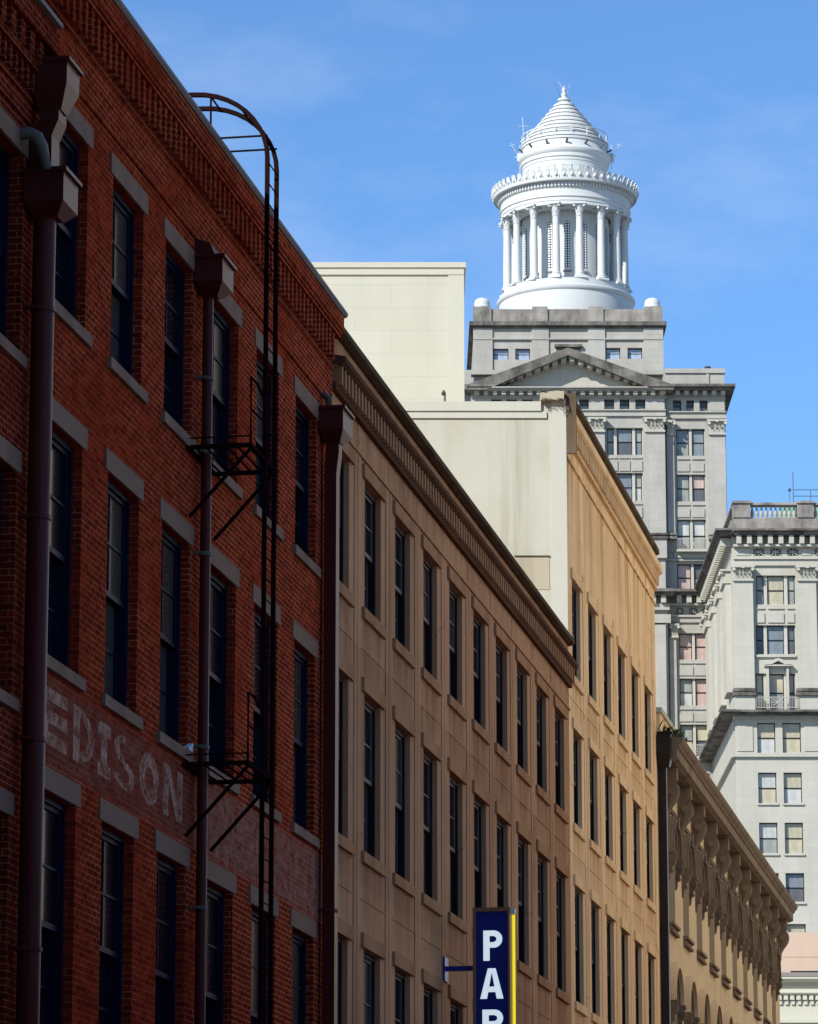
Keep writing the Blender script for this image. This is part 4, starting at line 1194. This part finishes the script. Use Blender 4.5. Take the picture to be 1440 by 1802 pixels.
for k in range(7): x = x0_ + (x1_ - x0_) * k / 6; b.tube([(x, ww - 1, z_ - .2), (x, ww - 1, zz)], .03, 6)
b.build('roof_rail', M['metal_dark'], tw)
b = MB(TOW); x, z = A(1249, 649, YW); zt_ = A(1249, 634, YW)[1]
b.lathe(x, ww - 2, [(.06, z - .2), (.06, zt_ - .25), (.2, zt_ - .22), (.3, zt_ - .1), (.22, zt_), (.02, zt_ + .02)], 12)
b.build('roof_vent', M['metal_dark'], tw)
# --- cupola
YA = 314.5
CX_ = at(995, 400, YA)[0] - TX; CW = YP - YA
PXM = .0481


def zf(y, rpx): return at(995, y, YA - rpx * PXM)[1]


def Rr(px): return px * PXM


zb0 = zf(575, 118); zs = zf(498, 118)
b = MB(TOW)
b.lathe(CX_, CW, [(Rr(118), zb0 - 2), (Rr(118), zs - .5), (Rr(120), zs - .42), (Rr(121.5), zs - .25), (Rr(121.5), zs - .1), (Rr(119), zs), (Rr(80), zs + .02)], 72, False)
cu = b.build('cupola', M['white'], tw, smooth=True)
zcol = zf(490, 104); zcap = zf(357.5, 104)
b = MB(TOW); b.lathe(CX_, CW, [(Rr(115), zs + .01), (Rr(115), zcol - .3), (Rr(113), zcol - .28), (Rr(113), zcol), (Rr(70), zcol)], 72, False); b.build('stylobate', M['white'], cu, smooth=True)
rc = Rr(105)
b = MB(TOW); b.lathe(CX_, CW, [(Rr(77), zs), (Rr(77), zcap + .2)], 72, False)
b.lathe(CX_, CW, [(Rr(78.5), zcol + .01), (Rr(78.5), zcol + .6), (Rr(77.1), zcol + .66)], 72, False)
b.build('cella', M['white'], cu, smooth=True)
first = None
H = zcap - zcol
rs = Rr(6.7)
for k in range(16):
    t = math.pi / 16 + 2 * math.pi * k / 16
    loc = TOW(CX_ + rc * math.sin(t), CW + rc * math.cos(t), zcol)
    if first is None:
        b = MB(TOW)
        b.box(-rs * 1.5, rs * 1.5, -rs * 1.5, rs * 1.5, 0, .18)
        b.lathe(0, 0, [(rs * 1.42, .18), (rs * 1.46, .27), (rs * 1.2, .36), (rs * 1.3, .45), (rs * 1.05, .52), (rs, .7), (rs * .98, H * .4), (rs * .86, H - 1.18), (rs * 1.0, H - 1.14), (rs * 1.0, H - 1.08), (rs * .86, H - 1.05), (rs * .9, H - .5), (rs * 1.15, H - .2), (rs * 1.25, H - .14)], 20)
        b.box(-rs * 1.6, rs * 1.6, -rs * 1.6, rs * 1.6, H - .14, H)
        for r_, n, zz, hh, fl in ((.9, 8, H - 1.03, .42, .35), (.95, 8, H - .72, .4, .45)):
            for i in range(n):
                a_ = 2 * math.pi * (i + (.5 if zz > H - .8 else 0)) / n; ra = rs * r_
                d_ = Vector((math.sin(a_), math.cos(a_))); e_ = Vector((math.cos(a_), -math.sin(a_))) * rs * .3
                p = lambda rr, z, s: (d_.x * rr + e_.x * s, d_.y * rr + e_.y * s, z)
                b.add([p(ra, zz, -1), p(ra, zz, 1), p(ra * 1.12, zz + hh * .75, 1), p(ra * 1.12, zz + hh * .75, -1), p(ra * (1 + fl), zz + hh, .7), p(ra * (1 + fl), zz + hh, -.7), p(ra * .9, zz + hh * .8, 0)],
                      [(0, 1, 2, 3), (3, 2, 4, 5), (5, 4, 6), (1, 2, 6), (2, 4, 6), (0, 3, 6), (3, 5, 6)])
        for sx in (-1, 1):
            for sy in (-1, 1): b.tube([(sx * rs * .7, sy * rs * .7, H - .28), (sx * rs * 1.5, sy * rs * 1.5, H - .3)], rs * .3, 8)
        first = b.build('column', M['white'], cu, smooth=True)
    else: first_ = first.copy(); COL.objects.link(first_); first_.parent = cu; first_.location = loc; first_.rotation_euler = (0, 0, 2 * math.pi * k / 16); continue
    first.location = loc
zl0, zl1 = zf(471, 77), zf(389, 77)
first = None
for k in range(16):
    t = 2 * math.pi * k / 16
    loc = TOW(CX_ + (Rr(77) + .0) * math.sin(t), CW + (Rr(77) + .0) * math.cos(t), zl0)
    if first is None:
        b = MB(TOW); hw = Rr(4.4); b.box(-hw, hw, -.05, .03, 0, zl1 - zl0); first = b.build('lattice_grille', M['lattice'], cu); o = first
    else: o = first.copy(); COL.objects.link(o); o.parent = cu
    o.location = loc; o.rotation_euler = (0, 0, t)
first = None
for k in range(16):
    t = 2 * math.pi * k / 16
    if first is None:
        b = MB(TOW); hw = Rr(7.5); b.box(-hw, hw, -.05, .1, -.14, 0); 
        first = b.build('grille_ledge', M['roof_grey'], cu); o = first
    else: o = first.copy(); COL.objects.link(o); o.parent = cu
    o.location = TOW(CX_ + Rr(77) * math.sin(t), CW + Rr(77) * math.cos(t), zl0 - .22); o.rotation_euler = (0, 0, t)
zA = zf(358, 113); zB_ = zf(345.5, 114); zF = zf(328.5, 114.5); zD = zf(319, 118); zC = zf(311, 128)
b = MB(TOW)
b.lathe(CX_, CW, [(Rr(80), zA - .05), (Rr(98), zA - .05), (Rr(98), zA), (Rr(112.5), zA), (Rr(112.5), zA + .3), (Rr(113.5), zA + .32), (Rr(113.5), zB_), (Rr(115.5), zB_ + .06), (Rr(115.5), zB_ + .16), (Rr(114), zB_ + .18), (Rr(114), zF), (Rr(116), zF + .05), (Rr(116), zD), (Rr(120), zD + .05), (Rr(125), zD + .12), (Rr(125.5), zD + .45), (Rr(126), zC - .2), (Rr(127), zC - .1), (Rr(127), zC), (Rr(74), zC + .1)], 96, False)
b.build('entablature', M['white'], cu, smooth=True)
b = MB(TOW); n = 120
for k in range(n):
    t = 2 * math.pi * (k + .5) / n; c_, s_ = math.sin(t), math.cos(t); e = .075
    P_ = []
    for rr in (Rr(115.5), Rr(119)):
        for q in (-e, e):
            for z in (zF + .08, zD - .02): P_.append((CX_ + rr * c_ + q * s_, CW + rr * s_ - q * c_, z))
    b.add(P_, [(0, 1, 3, 2), (4, 6, 7, 5), (0, 4, 5, 1), (2, 3, 7, 6), (0, 2, 6, 4)])
b.lathe(CX_, CW, [(Rr(116.2), zF + .08), (Rr(116.4), zF + .1), (Rr(116.4), zD - .04), (Rr(116.2), zD - .02)], 96, False)
b.build('dentil_ring', M['white'], cu)
n = 58; hc = .72; first = None
prof_ = [(-.24, 0), (-.27, .22), (-.2, .42), (-.24, .55), (-.14, .74), (0, hc), (.14, .74), (.24, .55), (.2, .42), (.27, .22), (.24, 0)]
for k in range(n):                             # leaf shaped crest
    t = 2 * math.pi * (k + .5) / n
    if first is None:
        b = MB(TOW); m_ = len(prof_)
        P_ = [(q * (1 if th_ else .9), th_ + .16 * (z / hc) ** 2, z) for th_ in (0, .1) for q, z in prof_]
        b.add(P_, [tuple(range(m_)), tuple(range(m_, 2 * m_))] + [(i, (i + 1) % m_, m_ + (i + 1) % m_, m_ + i) for i in range(m_)])
        b.lathe(0, .14, [(.02, .08), (.12, .18), (.14, .3), (.11, .42), (.02, .52)], 8)
        first = b.build('crest_leaf', M['white'], cu); o = first
    else: o = first.copy(); COL.objects.link(o); o.parent = cu
    o.location = TOW(CX_ + (Rr(124.5) + .02) * math.sin(t), CW + (Rr(124.5) + .02) * math.cos(t), zC); o.rotation_euler = (0, 0, t)
zU0, zU1 = zC, zf(264, 80)
zK = zf(254.5, 82); zE = zf(236, 74)
b = MB(TOW)
b.lathe(CX_, CW, [(Rr(75), zU0), (Rr(75), zU1 - .75), (Rr(76), zU1 - .7), (Rr(76), zU1 - .45), (Rr(78), zU1 - .4), (Rr(78), zU1 - .1), (Rr(80), zU1), (Rr(82), zU1 + .18), (Rr(82), zK - .1), (Rr(80), zK), (Rr(78.5), zK + .02), (Rr(77.5), zK + .1), (Rr(75), zE - .35), (Rr(77), zE - .3), (Rr(77), zE - .12), (Rr(73), zE)], 80, False)
b.build('upper_drum', M['white'], cu, smooth=True)
first = None
for k in range(16):
    t = 2 * math.pi * (k + .0) / 16
    if first is None:
        b = MB(TOW); hw = Rr(9); h_ = zU1 - 1.0 - zU0
        b.box(-hw, hw, -.2, .05, h_ * .62, h_ * .68); b.box(-hw, -hw * .86, -.2, .06, .2, h_ * .62); b.box(hw * .86, hw, -.2, .06, .2, h_ * .62)
        for q in range(5): x = -hw * .8 + hw * 1.6 * q / 4; b.box(x - .04, x + .04, -.2, .06, h_ * .7, h_ * .9)
        b.box(-hw, hw, -.2, .055, h_ * .905, h_ * .96); b.box(-hw * .7, hw * .7, -.1, .04, .35, h_ * .45)
        b.box(-hw, hw, -.2, .03, .2, h_ * .96); first = b.build('drum_panel', M['white'], cu); o = first
    else: o = first.copy(); COL.objects.link(o); o.parent = cu
    o.location = TOW(CX_ + Rr(75) * math.sin(t), CW + Rr(75) * math.cos(t), zU0); o.rotation_euler = (0, 0, t)
zap = zf(177, 8)
prof_ = []
n = 9
for k in range(n):
    r0 = 73.5 - (73.5 - 8) * (k / n); r1 = 73.5 - (73.5 - 8) * ((k + 1) / n)
    f0 = k / n; f1 = (k + 1) / n
    z0 = zE + (zap - zE) * f0; z1 = zE + (zap - zE) * f1
    prof_ += [(Rr(r0) - .02, z0), (Rr(r0) + .2, z0 - .05), (Rr(r0) + .2, z0 + .1), (Rr(r1) - .02, z1 - .002)]
prof_ += [(Rr(8), zap), (.02, zap + .02)]
b = MB(TOW); b.lathe(CX_, CW, prof_, 72, False); b.build('cone_roof', M['white'], cu, smooth=True)
b = MB(TOW); zq = zE + .02
b.lathe(CX_, CW, [(Rr(76) - .03, zq + .75), (Rr(76) + .03, zq + .75), (Rr(76) + .03, zq + .82), (Rr(76) - .03, zq + .82), (Rr(76) - .03, zq + .75)], 64, False)
for k in range(16):
    t = 2 * math.pi * (k + .3) / 16; b.tube([(CX_ + Rr(76) * math.sin(t), CW + Rr(76) * math.cos(t), zq - .1), (CX_ + Rr(76) * math.sin(t), CW + Rr(76) * math.cos(t), zq + .78)], .045, 6)
b.build('walkway_rail', M['white'], cu)
b = MB(TOW)
for k in range(14):
    t = 2 * math.pi * k / 14; z = zE - .75
    b.tube([(CX_ + Rr(76) * math.sin(t), CW + Rr(76) * math.cos(t), z), (CX_ + Rr(84) * math.sin(t + .02), CW + Rr(84) * math.cos(t + .02), z + .25)], .09, 6); b.mark()
b.each('floodlight', M['metal_dark'], cu)
b = MB(TOW)
b.lathe(CX_, CW, [(Rr(8), zap), (Rr(11.5), zap + .08), (Rr(11.5), zap + .22), (Rr(6), zap + .3), (Rr(4), zap + .45), (Rr(5.2), zap + .6), (Rr(5.2), zap + .75), (Rr(2.5), zap + .85), (Rr(4), zap + 1.0), (Rr(4), zap + 1.12), (Rr(2), zap + 1.22), (.02, zap + 1.45)], 20)
b.build('finial', M['white'], cu, smooth=True)
zt_ = zap + .9
for (dx, dz, px, m_) in ((-.45, 1.9, -.1, 'white'), (.5, 1.7, .35, 'white'), (-.95, 1.9, -.55, 'metal_dark'), (.42, 2.6, .3, 'metal_dark')):
    b = MB(TOW); b.tube([(CX_ + px * .3, CW, zt_ - .9), (CX_ + px, CW + .1, zt_ + .2), (CX_ + dx, CW, zt_ + dz * .75 - .5)], .014, 5); b.build('antenna', M[m_], cu)
b = MB(TOW); zq = zE
for s, rr in ((-1, 79), (1, 83)):
    x = CX_ + s * Rr(rr)
    b.tube([(x, CW, zq - 4.2 if s < 0 else zq - 2), (x, CW, zq + .2)], .035, 6)
    b.tube([(x - .45, CW, zq - .9), (x + .45, CW + .2, zq - .8)], .035, 6); b.box(x - .25, x + .2, CW - .1, CW + .2, zq - 1.3, zq - .6)
    b.tube([(x + s * .3, CW, zq - .5), (x + s * .8, CW + .3, zq + .3)], .03, 6); b.tube([(x + s * .4, CW, zq + .3), (x + s * .9, CW, zq + .1)], .025, 6); b.mark()
x = CX_ - Rr(72); b.tube([(x, CW, zq + .0), (x - .1, CW, zq + 2.7)], .028, 6); b.tube([(x - .5, CW, zq + 1.9), (x + .4, CW, zq + 1.9)], .018, 6); b.mark()
b.each('aerial_cluster', M['white'], cu)
b = MB(TOW)                                    # access ladder lying on the left slope of the cone
b.tube([(CX_ - Rr(78), CW + .8, zE + .2), (CX_ - Rr(20), CW + .3, zap - 1.0)], .07, 6)
b.build('roof_ladder', M['white'], cu)

# ------------------------------------------------------------------ annex in front of the tower
YN = 281.0
NX = at(1290, 1100, YN)[0]
an = thing('office_block', 'pale stone office block with a baluster roofline at the right edge of the photo', 'building', (NX, YN, 0))
kw = dict(X0=NX, Y0=YN)
b = MB(TOW)
RE = 1620
NB = [(1330, 1400.6), (1441, 1512), (1552, 1622)]
NR = [(1012.5, 1064), (1100, 1151.5), (1185, 1252)]
LOW = [(1333, 1365, 1377.5, 1410, 1271.7, 1325), (1334.7, 1367, 1379.5, 1412, 1359.5, 1413.7), (1336.5, 1369, 1381.5, 1414, 1447.6, 1502.5), (1338, 1371, 1383, 1416, 1536.4, 1588), (1341, 1374, 1386.5, 1419, 1626, 1680), (1343, 1376, 1388.5, 1421, 1716, 1770)]
hs = [hole(x0, x1, y0, y1, YN, NX) for x0, x1 in NB for y0, y1 in NR]
for l0, l1, r0, r1, y0, y1 in LOW:
    for sh in (0, 112): hs += [hole(l0 + sh, l1 + sh, y0, y1, YN, NX), hole(r0 + sh, r1 + sh, y0, y1, YN, NX)]
aL, aR = 0, A(RE, 1100, YN, NX)[0]
zT = A(1300, 943, YN, NX)[1]
wall_holes(b, aL, aR, 0, zT, hs, .7)
b.box(aL, aR, -23.2, -.71, 0, zT)
for y0, y1, f in ((960.5, 964, .55), (982, 985.5, .35), (985.7, 996, .2)): bxp(b, 1290, RE, y0, y1, YN, .1, f, **kw)
for x0 in (1291, 1402.5, 1514): bxp(b, x0, x0 + 35, 1020, 1213, YN, .1, .42, **kw); bxp(b, x0, x0 + 37, 1228, 1252.5, YN, .1, .75, **kw)
for x0, x1 in NB:
    for y1 in (1064,):
        wd = x1 - x0
        for p0, p1 in ((.04, .22), (.3, .7), (.78, .96)): bxp(b, x0 + wd * p0, x0 + wd * p1, y1 + 6, y1 + 8, YN, .02, .12, **kw); bxp(b, x0 + wd * p0, x0 + wd * p1, y1 + 15, y1 + 32, YN, .02, .1, **kw)
    bxp(b, x0, x1, 1153, 1157, YN, .05, .2, **kw)
# side pilasters, facing left
s0 = A(1290, 1100, YN, NX)[0]
for k in range(4):
    w0 = -1.2 - k * 5.6
    z0, z1 = A(1290, 1213, YN, NX)[1], A(1290, 1020, YN, NX)[1]
    b.box(s0 - .42, s0 - .0005, w0 - 3.0, w0, z0, z1)
bxp(b, 1289.5, RE, 1328, 1332.5, YN, 23.2, .25, **kw)
b.box(s0 - .3, s0 - .004, -23, .2, A(1290, 1332.5, YN, NX)[1] - .03, A(1290, 1328, YN, NX)[1] - .03)
for l0, l1, r0, r1, y0, y1 in LOW:
    for q in (l0, r0, l0 + 112, r0 + 112): bxp(b, q - 2, q + 35, y1 + .3, y1 + 3.2, YN, .1, .14, **kw)
for x0 in (1297, 1416): bxp(b, x0, x0 + 28, 1276, 1322, YN, .02, .07, **kw)
b.build('wall', M['stone_pale'], an)
b = MB(TOW)
for x0 in (1287, 1400, 1512): capital(b, x0, x0 + 41, 997, 1021, YN - .4, NX, YN)
b.each('capital', M['stone_pale'], an)
b = MB(TOW)
for k in range(4):                             # capitals down the left flank
    w0 = -1.2 - k * 5.6; z0, z1 = A(1290, 1021, YN, NX)[1], A(1290, 997, YN, NX)[1]
    b.box(s0 - .8, s0 - .0005, w0 - 3.3, w0 + .3, z1 - .14, z1); b.box(s0 - .6, s0 - .0005, w0 - 3.1, w0 + .1, z0, z1 - .1401); b.tube([(s0 - .6, w0 + .1, z1 - .3), (s0 - .85, w0 + .2, z1 - .32)], .16, 8); b.tube([(s0 - .6, w0 - 3.1, z1 - .3), (s0 - .85, w0 - 3.1, z1 - .32)], .16, 8); b.mark()
b.each('capital', M['stone_pale'], an)
b = MB(TOW)
for x0 in (1289.5, 1401, 1512): bxp(b, x0, x0 + 39, 1214, 1219.5, YN, .1, .8, **kw); bxp(b, x0 + 1, x0 + 38, 1219.6, 1221.4, YN, .1, .6, **kw); bxp(b, x0 - 1, x0 + 40, 1221.5, 1227.5, YN, .1, .95, **kw); b.mark()
b.each('pilaster_base', M['stone_black'], an)
b = MB(TOW)
aa0, aa1, z0, z1 = bxp(b, 1290, RE, 936, 939.5, YN, .5, 1.25, **kw)
bxp(b, 1290, RE, 939.7, 945, YN, .5, .95, **kw)
b.box(s0 - 1.25, s0 + .02, -23.4, 1.22, z0 + .03, z1 + .03); _, _, zz0, zz1 = hole(1290, 1300, 939.7, 945, YN, NX); b.box(s0 - .95, s0 + .02, -23.4, .92, zz0 + .02, zz1 + .02)
b.build('cornice', M['stone_black'], an)
b = MB(TOW)
aa0, aa1, z0, z1 = bxp(b, 1290, RE, 1253, 1257, YN, .5, 1.1, **kw); b.box(s0 - 1.1, s0 + .02, -23.4, 1.07, z0 + .03, z1 + .03)
_, _, z0, z1 = bxp(b, 1290, RE, 1257.2, 1260, YN, .5, .85, **kw); b.box(s0 - .85, s0 + .02, -23.4, .82, z0 + .02, z1 + .02)
b.build('ledge_cornice', M['stone_black'], an)
b = MB(TOW); modillions(b, 1295, RE, 946, 960, YN, 18.45, 8.2, .8, NX, YN)
_, _, z0, z1 = hole(1290, 1300, 946, 960, YN, NX)
for k in range(29): b.box(s0 - .8, s0 - .0005, -.6 - k * .8, -.25 - k * .8, z0, z1); b.mark()
b.each('modillion', M['stone_pale'], an)
b = MB(TOW)
modillions(b, 1290, RE, 1260.8, 1265.5, YN, 4.05, 2.2, .55, NX, YN); bxp(b, 1290, RE, 1260.6, 1266, YN, .1, .3, **kw); b.build('dentil_course', M['stone_pale'], an)
b = MB(TOW)
vents(an, ((1326, 1345), (1355.6, 1374.8), (1385.4, 1404.6), (1434, 1453)), 965.6, 977.6, YN - .02, NX, YN)
b = MB(TOW); bxp(b, 1296, 1320, 966, 977.5, YN, .02, .06, **kw); b.mark(); bxp(b, 1411, 1428, 966, 977.5, YN, .02, .06, **kw); b.mark(); b.each('frieze_panel', M['stone_pale'], an)
# roof balustrade
b = MB(TOW)
_, _, z0, z1 = bxp(b, 1291, RE, 911, 935.8, YN, .9, **kw)
b.box(s0 + .05, s0 + .95, -22, -.91, z0, z1)
b.build('roof_plinth', M['stone_mottled'], an)
b = MB(TOW)
zr0, zr1 = A(1300, 888.5, YN, NX)[1], A(1300, 884.5, YN, NX)[1]; zpl = A(1300, 911, YN, NX)[1]
peds = [(1290, 1320.5), (1403, 1432), (1514, 1543)]
for x0, x1 in peds: bxp(b, x0, x1, 886.8, 910.9, YN, .95, .1, **kw); bxp(b, x0 - 1.5, x1 + 1, 882, 886.5, YN, 1.1, .22, **kw)
for (q, x0), (x1, q2) in zip(peds[:-1], peds[1:]): bxp(b, x0 + .6, x1 - .6, 884.5, 888.6, YN, .8, .06, **kw)
b.box(s0 + .1, s0 + .9, -22, -1.2, zr0, zr1)
bal = b.build('balustrade', M['stone_mottled'], an)
first = None
hb = zr0 - zpl
spots = []
for (q, x0), (x1, q2) in zip(peds[:-1], peds[1:]):
    for k in range(10): spots.append((A(x0 + (x1 - x0) * (k + .5) / 10, 899, YN, NX)[0], -.4))
spots += [(s0 + .5, -1.6 - k * .5) for k in range(40) if k % 12 > 1]
for a_, w_ in spots:
    if first is None:
        b = MB(TOW); r_ = .125
        b.lathe(0, 0, [(r_ * 1.1, 0), (r_ * 1.1, hb * .08), (r_ * .7, hb * .13), (r_ * 1.15, hb * .3), (r_ * 1.2, hb * .38), (r_ * .9, hb * .55), (r_ * .5, hb * .8), (r_ * .55, hb * .88), (r_ * 1.05, hb * .93), (r_ * 1.05, hb)], 10)
        first = b.build('baluster', M['stone'], bal, TOW(a_, w_, zpl), smooth=True)
    else:
        o = first.copy(); COL.objects.link(o); o.parent = bal; o.location = TOW(a_, w_, zpl)
cols3 = {0: ('gcg', 'gcg'), 1: ('dbd', 'dbd'), 2: ('ccp', 'cgb')}
for x0, x1 in NB:
    for i, (y0, y1) in enumerate(NR):
        wd = x1 - x0; L3 = [(x0 + 1.5, x0 + wd * .21), (x0 + wd * .29, x0 + wd * .715), (x0 + wd * .8, x1 - 1)]
        office_window(an, x0, x1, y0, y1, YN, [(p0, p1, cols3[i][0][k], cols3[i][1][k]) for k, (p0, p1) in enumerate(L3)], X0=NX, Y0=YN)
ch = ['cc', 'wc', 'wc', 'db', 'cc', 'gc']
for i, (l0, l1, r0, r1, y0, y1) in enumerate(LOW):
    for sh in (0, 112):
        office_window(an, l0 + sh, l1 + sh, y0, y1, YN, [(l0 + sh, l1 + sh, ch[i][0], 'wcgdcg'[i])], X0=NX, Y0=YN, rec=.35)
        office_window(an, r0 + sh, r1 + sh, y0, y1, YN, [(r0 + sh, r1 + sh, ch[i][1], 'cwcdwc'[i])], X0=NX, Y0=YN, rec=.35)
for x0, x1 in NB:                              # small pediment and balcony rail of the middle storey
    c_ = (x0 + x1) / 2 + 3.5
    b = MB(TOW); a0, z0 = A(c_ - 24, 1174, YN, NX); a1 = A(c_ + 24, 1174, YN, NX)[0]; za = A(c_, 1160, YN, NX)[1]; zc_ = A(c_, 1171.5, YN, NX)[1]; am = (a0 + a1) / 2
    b.prism([(a0, z0), (a1, z0), (a1, zc_), (a0, zc_)], -.2, .5)
    b.prism([(a0, zc_ + .001), (a0, zc_ + .1), (am, za), (am, za - .2), (a0 + .5, zc_ + .001)], -.2, .55); b.prism([(a1, zc_ + .001), (a1 - .5, zc_ + .001), (am + .001, za - .2), (am + .001, za), (a1, zc_ + .1)], -.2, .55)
    for s in (c_ - 19.5, c_ + 15.5): bxp(b, s, s + 4, 1174.2, 1252, YN, .3, .3, **kw)
    b.build('window_pediment', M['stone_pale'], an)
    b = MB(TOW); aa0, aa1, zz0, zz1 = hole(x0, x1 + 4, 1229.5, 1249, YN, NX)
    b.box(aa0, aa1, .76, .82, zz1 - .05, zz1); b.box(aa0, aa1, .76, .82, zz0, zz0 + .04)
    for k in range(27): x = aa0 + (aa1 - aa0) * k / 26; b.box(x - .014, x + .014, .775, .805, zz0 + .04, zz1 - .05)
    cx2, cz2 = (aa0 + aa1) / 2, (zz0 + zz1) / 2
    for k in range(4): t = math.pi * k / 4; b.tube([(cx2 - .45 * math.cos(t), .83, cz2 - .34 * math.sin(t)), (cx2 + .45 * math.cos(t), .83, cz2 + .34 * math.sin(t))], .03, 5)
    b.build('balcony_rail', M['stone_pale'], an)
# roof gear seen above the balustrade
b = MB(TOW); bxp(b, 1376, 1470, 886.5, 930, YN + 9, 4, **kw); b.build('copper_roof_house', M['copper'], an)
b = MB(TOW)
x, z = A(1396.5, 884, YN + 3, NX); zt_ = A(1396.5, 830, YN + 3, NX)[1]; b.tube([(x, -3, z - 2), (x, -3, zt_)], .035, 6)
x2, z2 = A(1390, 884, YN + 3, NX); zz = A(1390, 862.5, YN + 3, NX)[1]; b.tube([(x2, -3, z2 - 2), (x2, -3, zz)], .025, 6); b.lathe(x2, -3, [(.02, zz - .12), (.12, zz - .05), (.12, zz + .08), (.02, zz + .15)], 10)
for y in (862, 873): 
    xa, zq = A(1397, y, YN + 3, NX); xb, _ = A(1475, y, YN + 3, NX); b.tube([(xa, -3, zq), (xb, -3, zq)], .03, 6)
for q in (1427, 1460): x, z = A(q, 884, YN + 3, NX); b.tube([(x, -3, z - 1.5), (x, -3, A(q, 862, YN + 3, NX)[1])], .03, 6)
b.build('roof_rail', M['metal_dark'], an)

# ------------------------------------------------------------------ low buildings, lower right
YK = 185.0
x0, zt_ = at(1300, 1640.5, YK); x1, _ = at(1560, 1640, YK)
pk = thing('pink_building', 'plain salmon pink building behind the end of the arcaded building', 'building', (x0, YK, 0))
b = MB(TOW); b.box(0, x1 - x0, -14, 0, 0, zt_); b.build('wall', M['pink'], pk)
zj = at(1400, 1684, YK)[1]; b = MB(TOW); b.box(0, x1 - x0, -.01, .02, zj, zj + .03); b.build('joint', M['pink'], pk)
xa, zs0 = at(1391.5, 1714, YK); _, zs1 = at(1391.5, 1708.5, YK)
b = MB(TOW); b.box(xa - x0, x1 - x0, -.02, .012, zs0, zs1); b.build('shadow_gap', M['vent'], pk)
YL = 168.0
x0, zt_ = at(1300, 1713, YL); x1, _ = at(1560, 1713, YL)
wb = thing('white_building', 'low cream building with a tooth-like dentil cornice at the bottom right corner', 'building', (x0, YL, 0))
Zp = lambda y: at(1400, y, YL)[1]
b = MB(TOW); b.box(0, x1 - x0, -12, 0, 0, Zp(1720)); b.box(0, x1 - x0, -.02, .1, Zp(1800), Zp(1793)); b.build('wall', M['cream'], wb)
b = MB(TOW); b.box(0, x1 - x0, -12.3, .45, Zp(1719.8), Zp(1713)); b.build('roof_edge', M['roof_grey'], wb)
b = MB(TOW); b.prof([(-.01, Zp(1731)), (.3, Zp(1729)), (.42, Zp(1724)), (.42, Zp(1720)), (-.01, Zp(1720))], 0, x1 - x0); b.prof([(-.01, Zp(1751)), (.2, Zp(1751)), (.26, Zp(1748)), (-.01, Zp(1748))], 0, x1 - x0)
b.build('cornice', M['cream'], wb)
b = MB(TOW); n = int((x1 - x0) / .275)
for k in range(n):
    x = k * .275; b.box(x, x + .18, -.01, .16, Zp(1760), Zp(1752)); b.box(x + .06, x + .2, -.01, .09, Zp(1768), Zp(1760.3))
b.build('dentil_course', M['cream'], wb)
# tree seen in the gap behind the tall cream block is a rooftop aerial on the tower's left side
S.render.engine = 'CYCLES'
S.cycles.max_bounces = 6
